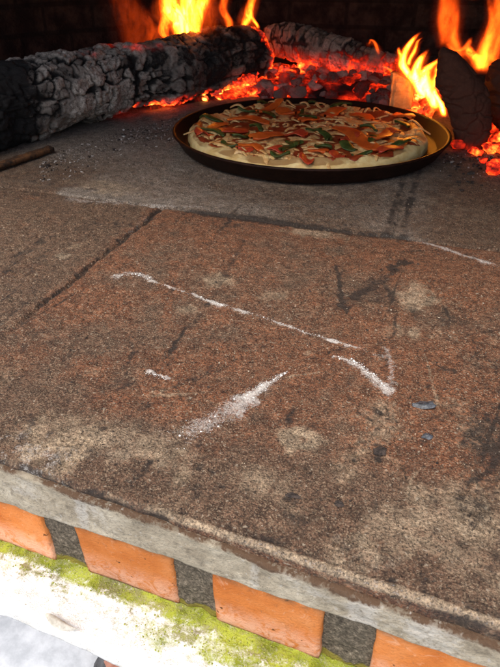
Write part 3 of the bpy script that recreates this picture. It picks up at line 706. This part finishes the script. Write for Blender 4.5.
l2 = make_log('burning_log', [(-.425, 1.405, .088), (-.33, 1.39, .082), (-.22, 1.36, .066), (-.125, 1.335, .052)], [.032, .040, .034, .024], 13, (.026, .07), .005, 160, 120, ash2, glow2, 1.0, .2, .3)
tag(l2, 'half burnt reddish log glowing from below behind the pizza', 'log')
# dark upright chunk at the right of the pan, and the log end at the right edge
def chunk(name, prof, Y, depth, seed, label, n=150, m=110):
    """lump turned from a silhouette: rows of (py, px left, px right) at distance Y"""
    py = np.array([p[0] for p in prof], float); L = np.array([p[1] for p in prof], float); R = np.array([p[2] for p in prof], float)
    rows = np.linspace(py[0], py[-1], n); l = np.interp(rows, py, L); r = np.interp(rows, py, R)
    V = []
    for y, a, b in zip(rows, l, r):
        p, q = at_y(a, y, Y), at_y(b, y, Y); c = (p+q)/2; w = (q[0]-p[0])/2
        for k in range(m):
            t = 2*math.pi*k/m; V.append([c[0]+w*math.cos(t), Y+depth*(w/.04)**.7*math.sin(t)+.012, c[2]])
    V = np.array(V); cen = V.reshape(n, m, 3).mean(1).repeat(m, 0); d = V-cen; d[:, 2] = 0
    f = (fbm3(V*22+seed, 4, seed)-.5)*.30+(fbm3(V*110, 3, seed+2)-.5)*.12
    cr = worley(V[:, 0]*35+V[:, 1]*30+fbm3(V*30, 2, 4)*1.5, V[:, 2]*38, seed)[:2]; g = sst(0, .2, cr[1]-cr[0])
    V = V+d*(f-.10*(1-g))[:, None]
    top = V[:m].mean(0); bot = V[-m:].mean(0); top[2] += .002; bot[2] = min(bot[2], 0.0)
    F = grid_faces(n, m, True); N = len(V); j = np.arange(m); j2 = (j+1) % m
    tr = np.concatenate([np.stack([j2, j, np.full(m, N)], -1), np.stack([(n-1)*m+j, (n-1)*m+j2, np.full(m, N+1)], -1)])
    V = np.concatenate([V, [top, bot]]); gg = np.concatenate([g, [0, 0]])
    base = np.array([bot[0], Y, 0])
    n3 = fbm3(V*30, 3, 3)
    o = link_mesh(name, V-base, F[:, ::-1], M['brown_char'], attrs=dict(ash=gg*.10*n3*1.6, glow=.4*sst(.02, .0, V[:, 2])*n3), tris=tr[:, ::-1])
    o.location = base; tag(o, label, 'log')
chunk('charred_log', [(49, 441, 446), (53, 438, 457), (62, 436.5, 466), (74, 435, 477), (88, 435, 486), (102, 440, 491), (116, 446, 493), (130, 450, 492), (142, 453, 488), (149, 457, 482)], .95, .032, 33, 'dark blunt upright log chunk standing right of the pan before the flames')
chunk('charred_log', [(62, 496, 520), (68, 488, 540), (82, 484, 556), (100, 484, 560), (118, 488, 560), (132, 496, 550)], 1.02, .04, 43, 'dark log end at the right edge above the red coals')

# wedge of split wood, kindling stick
def wedge():
    pts = [(391, 64, 5), (394, 74, 6)]
    Y = 1.105; prof = [(73, 391, 396), (76, 391, 402), (80, 391, 409), (86, 391.5, 412), (93, 391, 413.5), (101, 389.5, 413), (109, 388.5, 411)]
    py = [p[0] for p in prof]; n, m = 60, 40; V = []
    for y in np.linspace(73, 109, n):
        a = np.interp(y, py, [p[1] for p in prof]); b = np.interp(y, py, [p[2] for p in prof]); p, q = at_y(a, y, Y), at_y(b, y, Y); c = (p+q)/2; w = (q[0]-p[0])/2
        for k in range(m):
            t = 2*math.pi*k/m; ct, s_ = math.cos(t), math.sin(t)
            V.append([c[0]+w*np.sign(ct)*abs(ct)**.45, Y+.010+.010*np.sign(s_)*abs(s_)**.45, c[2]])
    V = np.array(V); V[:, 1] += (fbm2(V[:, 0]*260, V[:, 2]*18, 3, 5)-.5)*.012; V[:, 0] += (fbm2(V[:, 2]*70, V[:, 1]*70, 3, 8)-.5)*.006
    j = np.arange(m); j2 = (j+1) % m; N = len(V)
    tr = np.concatenate([np.stack([j2, j, np.full(m, N)], -1), np.stack([(n-1)*m+j, (n-1)*m+j2, np.full(m, N+1)], -1)])
    V = np.concatenate([V, [V[:m].mean(0), V[-m:].mean(0)]]); b = np.array([V[:, 0].mean(), Y, 0])
    o = link_mesh('wood_wedge', V-b, grid_faces(n, m, True)[:, ::-1], M['splinter'], tris=tr[:, ::-1]); o.location = b
    tag(o, 'pale orange split wood wedge standing behind the right pan rim', 'firewood')
wedge()
def stick():
    a, b = at_z(-30, 176, .006), at_z(52, 149, .006); d = b-a; L = np.linalg.norm(d)
    bm = rough_box((L, .013, .007), .0015, .004, 90, 8, .004)
    o = bm_obj('kindling_stick', bm, M['kindling']); o.location = (a+b)/2+np.array([0, 0, .001]); o.rotation_euler = (.15, 0, math.atan2(d[1], d[0]))
    tag(o, 'thin scorched kindling stick lying along the base of the ashy log', 'firewood')
stick()

# ------------------------------------------------------------------ ember bed
def ember_bed():
    r = np.random.default_rng(12); V = []; T = []; A = []; G = []; off = 0
    xk = [150, 200, 250, 300, 350, 400, 432]; lo = [109, 101, 97, 99, 103, 112, 118]; hi = [104, 88, 76, 72, 76, 88, 104]
    # mound beneath, hot in its gaps
    nx, ny = 150, 50; P = []
    for x in np.linspace(150, 432, nx):
        l, h = np.interp(x, xk, lo)+1.5, np.interp(x, xk, hi)-6
        for k in range(ny):
            t = k/(ny-1); p = at_z(x, l+(h+10-l)*t, 0.0); p[2] = .03*sst(0, .5, t)*sst(1.2, .7, t)-.004; P.append(p)
    P = np.array(P); nz = fbm3(P*60, 4, 3); P[:, 2] += (nz-.5)*.014; V.append(P)
    Q = grid_faces(nx, ny)[:, ::-1]; off = len(P); A.append(np.full(len(P), .15)); G.append(np.clip(2.4*fbm3(P*16, 3, 9)-.85, 0, 1)*.75)
    for k in range(330):
        x = r.uniform(158, 430); l, h = np.interp(x, xk, lo), np.interp(x, xk, hi); t = r.random()**.8
        ppy = l+(h-l)*t; p = at_z(x, l+(h+8-l)*t, 0); p[2] = .026*sst(0, .5, t)+r.uniform(.0, .012)
        s = r.uniform(.007, .019)*(1 if x > 210 else .6); v, tr, f = lump(3, s*np.array([r.uniform(.8, 1.6), r.uniform(.8, 1.4), r.uniform(.6, 1.1)]), k+100, .8, 9)
        a = r.uniform(0, 6.28); c, q = math.cos(a), math.sin(a); v = v @ np.array([[c, -q, 0], [q, c, 0], [0, 0, 1]])
        hot = r.random() < .16
        hs = max(math.exp(-((x-a_)**2/w_**2+(ppy-b_)**2/64)) for a_, b_, w_ in ((243, 88, 16), (264, 79, 12), (350, 72, 9), (334, 74, 9), (302, 78, 10), (282, 82, 10), (222, 94, 14), (200, 99, 14), (415, 108, 12), (428, 106, 8)))
        gl = (.35+1.1*(fbm3((v+p)*50, 3, 5)-.3))*((.45 if hot else .14)+.9*hs)+(.12+.5*hs)*sst(.0*s, -s*.7, v[:, 2])
        V.append(v+p); T.append(tr+off); off += len(v); A.append(np.full(len(v), r.uniform(.4, .95) if not hot else .15)); G.append(np.clip(gl, 0, 1))
    o = link_mesh('ember_bed', np.concatenate(V), Q, M['char'], attrs=dict(ash=np.concatenate(A), glow=np.concatenate(G)), tris=np.concatenate(T))
    tag(o, 'bed of glowing red embers and grey ash behind the pan', 'embers', kind='stuff')
ember_bed()
def coal(px, py, size, hot, seed, label, z=0.0, long=1.0, rot=0.0, group='glowing coals at the right of the hearth'):
    v, t, f = lump(4, np.array([size*long, size*.9, size*.75]), seed, .6, 6)
    p = at_z(px, py, z+size*.5)
    g = np.clip((.35+1.2*(fbm3(v*60+seed, 3, seed)-.25))*hot, 0, 1)
    o = link_mesh('glowing_coal', v, None, M['char'], attrs=dict(ash=np.full(len(v), .15 if hot > .5 else .3), glow=g), tris=t)
    o.location = (p[0], p[1], z+size*.55); o.rotation_euler = (0, 0, rot); tag(o, label, 'coal', group)
coal(457, 146, .012, .45, 1, 'dull pinkish coal at the foot of the upright log chunk')
coal(447, 141, .009, .12, 2, 'small black coal between the pan rim and the upright log chunk')
coal(476, 152, .011, .8, 3, 'red coal nearest the foot of the log chunk in the right heap')
coal(490, 148, .013, .9, 4, 'long bright red coal at the right edge behind the front one', 0, 1.6, .5)
coal(497, 169, .016, 1.0, 5, 'large bright red coal nearest the camera at the right edge', 0, 1.5, .35)
coal(498, 138, .016, .85, 6, 'red coal on the heap below the log end at the right edge')
coal(505, 125, .02, .9, 7, 'red coal high on the heap at the right edge', .01)
coal(492, 128, .014, .6, 8, 'dull red coal between the upright chunk and the log end')
coal(508, 152, .016, .9, 9, 'red coal half outside the right edge')
coal(497, 112, .018, .9, 10, 'red coal topmost under the dark log end', .025)
coal(484, 160, .007, .55, 11, 'tiny red coal fragment before the long red coal')
coal(430, 112, .014, .8, 12, 'orange coal under the bright flame behind the pan rim', .0)
coal(421, 107, .016, .85, 13, 'orange coal right of the split wood wedge', .0)

# ------------------------------------------------------------------ pan and pizza
PC = np.array([-.2, .90, 0.0])
def pan():
    prof = [(0, .0035), (.17, .0035), (.194, .004), (.199, .0065), (.2095, .0225), (.2115, .0245), (.2140, .0250), (.2158, .0240), (.2160, .0225), (.2135, .0205), (.2035, .004), (.199, .0006), (.19, .0), (0, .0)]
    n = 160; V = []
    for rr, z in prof:
        for k in range(n): a = 2*math.pi*k/n; V.append([rr*math.cos(a), rr*math.sin(a), z])
    o = link_mesh('pizza_pan', np.array(V), grid_faces(len(prof), n, True), M['pan']); o.location = PC+np.array([0, 0, .0015])
    tag(o, 'round dark metal pan holding the pizza on the hearth', 'pan')
pan()
ZC = PC+np.array([-.006, .002, .006]); PR = .1885
def ph(r, th):
    """top of the dough above the pan"""
    r = np.asarray(r, float); th = np.asarray(th, float); x, y = r*np.cos(th), r*np.sin(th)
    n = fbm2(x*26+5, y*26+5, 3, 61)-.5
    rim = .007*np.exp(-((r/PR-.91)/.06)**2)*(1+1.2*(fbm2(th*3.2, th*0, 2, 62)-.5))
    return .0115+rim+n*.006
def pizza():
    root = empty('pizza', ZC); tag(root, 'vegetable pizza with orange peppers, green strips and cheese in the pan', 'pizza')
    n, nr = 260, 80; V = []; B = []
    th = np.linspace(0, 2*math.pi, n, endpoint=False); rad = PR*(1+.05*(fbm2(np.cos(th)*2.2+4, np.sin(th)*2.2+4, 3, 63)-.5))
    for k in range(nr):
        f = (k/(nr-1))**.8; r = rad*f*.965; V.append(np.stack([r*np.cos(th), r*np.sin(th), ph(r, th)], -1))
        B.append(1.25*sst(.80, .9, f)*fbm2(th*7, th*0+f*9, 3, 64)*np.ones(n))
    ze = ph(rad*.965, th)
    for a in np.linspace(.25, 1, 8):
        q = a*math.pi/2*1.15
        V.append(np.stack([(rad*(.965+.035*math.sin(q)))*np.cos(th), (rad*(.965+.035*math.sin(q)))*np.sin(th), ze*(1-a**1.6)], -1)); B.append(np.full(n, .05))
    V = np.concatenate(V); V = V+((fbm3(V*70, 4, 65)-.5)*.0036)[:, None]
    link_mesh('crust', V, grid_faces(nr+8, n, True), M['dough'], root, attrs=dict(brown=np.concatenate(B)))
    # sauce showing as an uneven sheet
    V = []; rs = PR*(.915+.10*(fbm2(np.cos(th)*5+4, np.sin(th)*5, 3, 66)-.5)*2)
    for k in range(50):
        r = rs*(k/49); V.append(np.stack([r*np.cos(th), r*np.sin(th), ph(r, th)+.0016*(1-(k/49)**6)+.002*(fbm2(r*np.cos(th)*70, r*np.sin(th)*70, 3, 67)-.42)], -1))
    V.append(V[-1]-[0, 0, .003]); link_mesh('sauce', np.concatenate(V), grid_faces(51, n, True), M['sauce'], root)
    r0 = np.random.default_rng(44)
    def surf(x, y): return float(ph(math.hypot(x, y), math.atan2(y, x)))
    # shredded cheese: bent strings and soft melted patches
    V = []; F = []; off = 0
    for k in range(450):
        rr = PR*.90*math.sqrt(r0.random()); a = r0.uniform(0, 6.283); x, y = rr*math.cos(a), rr*math.sin(a)
        if fbm2(np.array([x*20+9]), np.array([y*20+9]), 2, 71)[0] < .36: continue
        L = r0.uniform(.012, .034); w = r0.uniform(.0014, .0027); d = r0.uniform(0, 6.283); cv = r0.uniform(-1.6, 1.6); m = 9; hgt = r0.uniform(.0012, .0040) if k < 370 else r0.uniform(.0055, .0072)
        px, py = x, y
        for i in range(m):
            t = i/(m-1); ang = d+cv*t; px += math.cos(ang)*L/m; py += math.sin(ang)*L/m; z = surf(px, py)+hgt-.0022*abs(t-.5)**2*4
            ww = w*(.5+.5*math.sin(math.pi*(t*.8+.1)))
            for j in range(6):
                b = 2*math.pi*j/6; V.append([px-math.sin(ang)*ww*1.5*math.cos(b), py+math.cos(ang)*ww*1.5*math.cos(b), z-.0006+ww*.62*math.sin(b)])
        F.append(grid_faces(m, 6, True)+off); off += m*6
    c = link_mesh('shredded_cheese', np.array(V), np.concatenate(F), M['cheese'], root); c['kind'] = 'stuff'
    for k in range(135):
        rr = PR*.88*math.sqrt(r0.random()); a = r0.uniform(0, 6.283); x, y = rr*math.cos(a), rr*math.sin(a); s = r0.uniform(.008, .02)
        blob(root, 'cheese_patch', x, y, s, s*r0.uniform(.45, .9), r0.uniform(0, 3), .0028, M['cheese'], k, surf)
    # toppings, placed as they lie in the photograph
    def strip(name, a, b, w, h, mat, seed, bend=0.0, lift=.004):
        p = at_z(*a, ZC[2]+.019)-ZC; q = at_z(*b, ZC[2]+.019)-ZC; d = q-p; L = np.hypot(d[0], d[1]); nn = np.array([-d[1], d[0], 0])/max(L, 1e-6); m = 22; V = []
        rs_ = np.random.default_rng(seed)
        for i in range(m):
            t = i/(m-1); c = p+d*t+nn*bend*L*math.sin(math.pi*t); z = surf(c[0], c[1])+lift+.0025*math.sin(t*5+seed)
            ww = w*(.35+.65*math.sin(math.pi*min(1, max(0, t*.86+.07)))**.5)*(1+.3*(vn2(np.array([t*5.0]), np.array([seed*1.7]), 3)[0]-.5))
            if i in (0, m-1): ww *= .25
            for j in range(12):
                g = 2*math.pi*j/12; u, v = math.cos(g), math.sin(g)
                V.append(c*[1, 1, 0]+nn*ww*np.sign(u)*abs(u)**.7+np.array([0, 0, z+h*v*(1-.4*u*u)+h*.5*(u*u)]))
        F = grid_faces(m, 12, True); V = np.array(V); return link_mesh(name, V+((fbm3(V*120+seed, 2, seed)-.5)*.0016)[:, None], F, mat, root)
    for k, (a, b, w) in enumerate([((228, 117), (270, 121), .011), ((252, 137), (279, 130), .013), ((335, 127), (378, 149), .0115), ((280, 108), (296, 113), .012), ((325, 116), (342, 108), .011), ((396, 116), (412, 122), .008), ((352, 112), (372, 118), .009), ((210, 128), (226, 121), .008), ((300, 121), (318, 116), .008), ((372, 138), (392, 128), .008), ((258, 112), (282, 104), .008), ((310, 146), (326, 153), .007), ((238, 143), (262, 150), .006)]):
        strip('orange_pepper_slice', a, b, w*1.35, .0024, M['pepper'], 200+k, .06*(-1)**k, .0058)
    for k, (a, b, w) in enumerate([((286, 131), (306, 134), .011), ((214, 130), (248, 128), .011), ((196, 136), (213, 134), .011), ((299, 160), (314, 161), .010), ((237, 152), (252, 149), .007), ((340, 137), (358, 133), .008), ((385, 131), (400, 130), .008), ((270, 146), (284, 150), .007), ((378, 152), (402, 149), .008), ((330, 152), (346, 155), .007)]):
        strip('tomato_piece', a, b, w*1.3, .0022, M['tomato'], 300+k, .1*(-1)**k, .0050)
    for k, (a, b, w) in enumerate([((238, 109), (276, 116), .0042), ((200, 118), (223, 121), .005), ((201, 129), (224, 134), .0038), ((232, 135), (249, 132), .0055), ((281, 151), (302, 142), .006), ((303, 108), (317, 118), .0032), ((306, 126), (321, 130), .004), ((381, 148), (410, 142), .0042), ((371, 140), (386, 134), .0055), ((343, 142), (356, 148), .006), ((320, 131), (329, 138), .005), ((270, 155), (290, 157), .004),
                                       ((330, 106), (352, 104), .0045), ((262, 128), (250, 124), .004), ((360, 125), (378, 128), .003), ((296, 146), (286, 138), .0036), ((395, 122), (408, 128), .0035), ((222, 142), (238, 146), .0035), ((352, 156), (372, 153), .0032), ((315, 143), (332, 147), .0034), ((258, 105), (268, 103), .004), ((308, 100), (322, 101), .004)]):
        strip('green_pepper_strip', a, b, w*1.35, .0024, M['green'], 400+k, .16*(-1)**k, .0055)
def blob(root, name, x, y, a, b, rot, h, mat, seed, surf):
    n, m = 10, 28; V = []
    for i in range(n):
        f = i/(n-1)
        for j in range(m):
            t = 2*math.pi*j/m; k = 1+1.5*(fbm2(np.array([math.cos(t)*2.2+seed]), np.array([math.sin(t)*2.2]), 3, seed)[0]-.5)
            lx, ly = a*f*k*math.cos(t), b*f*k*math.sin(t); px = x+lx*math.cos(rot)-ly*math.sin(rot); py = y+lx*math.sin(rot)+ly*math.cos(rot)
            V.append([px, py, surf(px, py)+h*(1-f**3)+.0006-(.0012 if f == 1 else 0)])
    return link_mesh(name, np.array(V), grid_faces(n, m, True), mat, root)
pizza()

# ------------------------------------------------------------------ flames
def flames(name, Y, tongues, power, label):
    """tongues: lists of (px, py, half width px, heat) from foot to tip, standing at distance Y"""
    V = []; F = []; H = []; off = 0
    for ti, tg in enumerate([x for x in tongues]+[[(a, b+2, c*1.6+1, d*.24) for a, b, c, d in x] for x in tongues]):
        k = np.linspace(0, 1, len(tg)); n, m = 46, 36; t = np.linspace(0, 1, n)
        C = catmull([(a, b, c) for a, b, c, d in tg], n); heat = np.interp(t, k, [q[3] for q in tg])
        yo = Y+.012*math.sin(ti % len(tongues)*2.3)
        sc = np.linalg.norm(at_y(300, 60, Y)-at_y(301, 60, Y))
        for i in range(n):
            c = at_y(C[i, 0]+1.2*math.sin(t[i]*9+ti % len(tongues)), C[i, 1], yo); w = max(.25, C[i, 2])*1.2*sc
            c[1] += .01*math.sin(t[i]*6+ti)
            for j in range(m):
                a = 2*math.pi*j/m; u = math.cos(a)
                V.append([c[0]+w*u, c[1]+.5*w*math.sin(a), c[2]])
                H.append(heat[i]*(max(0.0, 1-u*u))**1.5*sst(0, .10, t[i])*sst(1, .72, t[i]))
        F.append(grid_faces(n, m, True)+off); off += n*m
    V = np.array(V); b = np.array([V[:, 0].mean(), Y, V[:, 2].min()])
    o = link_mesh(name, V-b, np.concatenate(F), M['flame'], attrs=dict(burn=np.array(H)*(power/4.6)**.6)); o.location = b
    tag(o, label, 'flame')
flames('flame', 1.17, [[(176, 44, 4, .7), (178, 30, 9, 1), (176, 14, 13, 1.0), (170, -2, 9, .8), (166, -22, 3, .5)],
                       [(184, 42, 3, .8), (187, 28, 6, 1.0), (190, 10, 9, 1), (188, -6, 9, .9), (184, -30, 4, .6)],
                       [(192, 40, 4, .6), (197, 26, 7, .9), (201, 8, 8, .9), (203, -8, 6, .8), (200, -30, 3, .5)],
                       [(168, 40, 4, .5), (166, 28, 6, .6), (163, 14, 5, .5), (160, 4, 3, .3)], [(140, 52, 12, .10), (138, 34, 18, .12), (128, 14, 18, .12), (120, -8, 14, .10), (116, -26, 8, .05)], [(152, 48, 7, .14), (150, 34, 8, .18), (148, 20, 7, .14), (146, 4, 5, .08)], [(206, 36, 6, .14), (208, 20, 9, .16), (210, -2, 9, .14), (208, -26, 6, .06)]], 4.2, 'tall yellow flame rising behind the ashy log')
flames('flame', 1.27, [[(228, 33, 3, .5), (226, 22, 4.5, .55), (224, 10, 4.5, .5), (226, -4, 4, .45), (225, -22, 2, .4)]], 2.6, 'narrow dim orange flame above the log left of a brighter pair')
flames('flame', 1.32, [[(240, 30, 2.5, .6), (245, 20, 5, .85), (250, 10, 4.5, .75), (254, -4, 4, .5), (256, -20, 2, .3)], [(256, 30, 1.6, .8), (254, 20, 2.4, .7), (252, 8, 2.4, .5), (256, -8, 2, .3)]], 3.2, 'small forked orange flame near the far end of the ashy log')
flames('flame', 1.06, [[(436, 112, 4, .9), (430, 98, 7, 1), (424, 84, 9, 1), (427, 70, 6, .95), (437, 60, 3.2, .7), (444, 54, 1.4, .5)],
                       [(424, 100, 6, .9), (418, 86, 7, 1), (417, 72, 5.5, 1), (420, 58, 3.6, .9), (430, 48, 1.5, .5)],
                       [(414, 86, 4, .7), (408, 72, 5, .95), (404, 60, 4, .9), (406, 48, 3.2, .85), (414, 38, 2.4, .6), (424, 31, 1.4, .45)],
                       [(408, 74, 2.5, .6), (402, 64, 3, .8), (399, 54, 2.2, .6), (400, 46, 1, .4)],
                       [(410, 66, 2.2, .6), (412, 54, 2.2, .7), (417, 44, 1.6, .5), (424, 36, 1, .4)],
                       [(446, 116, 2.5, .9), (440, 106, 3.6, 1), (436, 94, 3, .9), (434, 84, 2, .7)],
                       [(428, 90, 6, .9), (436, 76, 4, .8), (441, 64, 2.6, .7), (447, 56, 1.2, .5)]], 4.6, 'bright yellow curling flames between the wood wedge and upright log chunk')
flames('flame', 1.12, [[(458, 62, 4, .5), (452, 44, 8, .5), (449, 26, 9, .55), (449, 6, 9, .5), (450, -24, 7, .45)],
                       [(462, 60, 4, .5), (456, 42, 4, .6), (455, 20, 4, .55), (456, -2, 3, .4)],
                       [(440, 48, 2, .4), (445, 34, 5, .48), (443, 14, 5, .48), (444, -10, 5, .4), (446, -30, 3, .3)],
                       [(446, 42, 2, .4), (458, 50, 4, .6), (468, 44, 3, .6), (474, 36, 1.5, .4)]], 1.5, 'tall deep orange flame directly above the upright log chunk')
flames('flame', 1.16, [[(480, 72, 5, .8), (476, 58, 8, .95), (470, 50, 5, .8), (466, 42, 2, .4)],
                       [(482, 74, 5, .7), (484, 58, 8, .9), (490, 40, 7, .65), (496, 20, 6, .5), (498, -4, 6, .45), (496, -30, 4, .4)],
                       [(492, 66, 5, .5), (496, 46, 7, .55), (503, 24, 8, .5), (506, -10, 7, .45)],
                       [(486, 60, 3, .5), (488, 36, 3.5, .5), (491, 14, 3, .4), (490, -12, 2, .3)],
                       [(474, 0, 2, .25), (475, -10, 4, .3), (478, -26, 4, .3), (480, -40, 3, .2)]], 2.3, 'broad orange flame rising behind the right log end')
flames('flame', 1.30, [[(392, 84, 1.5, .5), (394, 78, 2.5, .5), (391, 70, 2.5, .5), (384, 66, 2, .45), (374, 66, 1, .3)], [(366, 46, 1, .3), (371, 40, 2, .42), (376, 42, 2, .42), (377, 50, 2, .4), (379, 58, 1.5, .3)]], 2.4, 'small dim curl of flame above the embers behind the pan')

# ------------------------------------------------------------------ scraps and flour on the hearth
def scrap(name, px, py, size, mat, seed, label, cat, flat=.35, long=1.5, rot=0):
    v, t, f = lump(3, np.array([size*long, size, size*flat]), seed, .9, 6); p = at_z(px, py, 0)
    o = link_mesh(name, v, None, mat, tris=t, smooth=False); o.location = (p[0], p[1], size*flat*.5+.0006); o.rotation_euler = (.1, -.1, rot); tag(o, label, cat)
scrap('grey_flake', 424, 407, .0042, M['flake'], 21, 'larger bluish grey flake lying on the hearth at right', 'flake', .4, 1.9, .25)
scrap('grey_flake', 427, 438, .0026, M['flake'], 22, 'tiny bluish grey flake below the larger flake on the hearth', 'flake', .5, 1.3, .6)
scrap('charcoal_crumb', 294, 497, .0026, M['crumb'], 23, 'flat black charcoal crumb near the front lip at centre', 'crumb', .3, 2.4, .15)
scrap('charcoal_crumb', 339, 505, .0020, M['crumb'], 24, 'small black charcoal crumb right of the flat one by the lip', 'crumb', .4, 1.5, -.3)
scrap('charcoal_crumb', 381, 452, .0034, M['crumb'], 25, 'brown black crumb between the pale ring stain and grey flakes', 'crumb', .3, 1.5, .5)
scrap('charcoal_crumb', 472, 174, .0052, M['crumb'], 26, 'black crumb left of the bright red coal', 'crumb', .4, 1.5, .4)
scrap('charcoal_crumb', 459, 183, .0045, M['crumb'], 27, 'black crumb on the ash before the upright log chunk', 'crumb', .4, 1.2, .1)
scrap('charcoal_crumb', 472, 183, .0035, M['crumb'], 28, 'black crumb right of another crumb on the ash', 'crumb', .4, 1.2, .9)
scrap('charcoal_crumb', 461, 191, .0032, M['crumb'], 29, 'black crumb nearest the camera of the four by the red coals', 'crumb', .4, 1.2, -.4)
def flour(label, lines, count, seed):
    r = np.random.default_rng(seed); iv, it = ico(1); V = []; T = []
    for k in range(count):
        pts, w0, w1 = lines[r.integers(len(lines))]; s = r.random()*(len(pts)-1); i = int(s); u = s-i
        a = (1-u)*np.array(pts[i])+u*np.array(pts[i+1]); p = at_z(*a); w = w0+(w1-w0)*s/(len(pts)-1)
        p = p+np.array([r.normal()*w*.5, r.normal()*w*.5, 0]); z = r.uniform(.00014, .0003)*(1+2*(r.random() > .95))
        V.append(iv*(1+.6*(r.random((len(iv), 1))-.5))*z+p+[0, 0, .0006]); T.append(it+k*len(iv))
    o = link_mesh('flour', np.concatenate(V), None, M['grain'], tris=np.concatenate(T)); tag(o, label, 'flour', kind='stuff')
flour('long thin white flour line across the middle of the hearth', [([(114, 277), (138, 274), (151, 279)], .004, .003), ([(150, 281), (206, 300), (222, 306)], .002, .002), ([(222, 305), (260, 317), (302, 331), (353, 347)], .0018, .002)], 350, 1)
flour('thick white flour streak at the right end of the long line', [([(334, 357), (358, 364), (373, 377), (388, 391)], .0018, .005)], 320, 2)
flour('broad crescent smear of white flour at the centre', [([(286, 373), (262, 387), (238, 405)], .0015, .007), ([(262, 387), (225, 412), (180, 437)], .004, .010)], 450, 3)
flour('small white dash of flour left of the crescent smear', [([(146, 373), (157, 376), (168, 380)], .0012, .0018)], 80, 4)

def grit(label, name, cat, spots, smin, smax, mat, seed, sub=1):
    r = np.random.default_rng(seed); V = []; T = []; off = 0; iv, it = ico(sub)
    for px, py, k in spots:
        p = at_z(px, py, 0); z = r.uniform(smin, smax)*k*(1+.8*(r.random() > .9))
        v = iv*(1+.9*(r.random((len(iv), 1))-.5))*[z*r.uniform(.7, 1.7), z*r.uniform(.7, 1.3), z*r.uniform(.4, .8)]; a = r.uniform(0, 6.28); c, q = math.cos(a), math.sin(a)
        V.append(v @ np.array([[c, -q, 0], [q, c, 0], [0, 0, 1]])+[p[0], p[1], z*.25+.0003]); T.append(it+off); off += len(iv)
    o = link_mesh(name, np.concatenate(V), None, mat, tris=np.concatenate(T), smooth=False); tag(o, label, cat, kind='stuff')
rg = np.random.default_rng(15)
def anywhere(n):
    out = []
    while len(out) < n:
        x, y = rg.uniform(-10, 510), 195+420*rg.random()**1.0; p = at_z(x, y, 0)
        if p[1]+SKEW*(p[0]+.09) > YF+.007 and (p[1] > .25 or rg.random() < .5): out.append((x, y, .55+p[1]*1.1))
    return out
def by_log(n):
    out = []
    for _ in range(n):
        x = rg.uniform(40, 235); base = np.interp(x, [40, 60, 150, 235], [160, 150, 121, 104]); out.append((x, base+abs(rg.normal())*13+rg.uniform(0, 4), 1))
    return out
def by_coals(n): return [(rg.uniform(440, 505), 150+abs(rg.normal())*14+rg.uniform(0, 6), 1) for _ in range(n)]
grit('pale ash flecks scattered on the hearth along the long charred log', 'ash_flecks', 'ash', by_log(620)+by_coals(60), .0004, .0012, M['ashfleck'], 5)
grit('black charcoal bits scattered between the long log and the pan and by the coals', 'charcoal_bits', 'charcoal', by_log(200)+by_coals(90), .0006, .002, M['crumb'], 6)
grit('tiny pale grit strewn over the tile floor', 'pale_grit', 'grit', anywhere(1300), .00014, .00036, M['palegrit'], 7)
grit('tiny dark grit strewn over the tile floor', 'dark_grit', 'grit', anywhere(1900), .0002, .0005, M['crumb'], 8)

# ------------------------------------------------------------------ light, world, camera
w = bpy.data.worlds.new('World'); scene.world = w; w.use_nodes = True; nt = w.node_tree
bg = nt.nodes['Background']; sky = nt.nodes.new('ShaderNodeTexSky'); sky.sky_type = 'NISHITA'; sky.sun_disc = False
SUN_EL, SUN_AZ = math.radians(62), math.radians(195)     # behind the photographer
sky.sun_elevation = SUN_EL; sky.sun_rotation = SUN_AZ; sky.dust_density = 3.0
nt.links.new(sky.outputs[0], bg.inputs[0]); bg.inputs[1].default_value = .105
sd = bpy.data.lights.new('sun', 'SUN'); sd.energy = 1.5; sd.angle = math.radians(40); sd.color = (1, .93, .83)
so = bpy.data.objects.new('sun', sd); COL.objects.link(so)
dirv = Vector((math.sin(SUN_AZ)*math.cos(SUN_EL), math.cos(SUN_AZ)*math.cos(SUN_EL), math.sin(SUN_EL)))
so.rotation_euler = dirv.to_track_quat('Z', 'Y').to_euler(); so.location = dirv*5
cam = bpy.data.cameras.new('camera'); co = bpy.data.objects.new('camera', cam); COL.objects.link(co); scene.camera = co
co.location = (0, 0, CAM_H); co.rotation_euler = (math.pi/2-PITCH, 0, YAW)
cam.sensor_fit = 'VERTICAL'; cam.sensor_height = 24; cam.sensor_width = 18; cam.lens = 24*FPX/667; cam.clip_start = .01; cam.clip_end = 200
cam.dof.use_dof = True; cam.dof.focus_distance = .44; cam.dof.aperture_fstop = 18.0
scene.render.engine = 'CYCLES'
scene.cycles.transparent_max_bounces = 48; scene.cycles.max_bounces = 8
vs = scene.view_settings; vs.view_transform = 'Standard'; vs.look = 'None'; vs.gamma = 1; vs.exposure = 1.15
scene.render.resolution_x, scene.render.resolution_y = 768, 1024
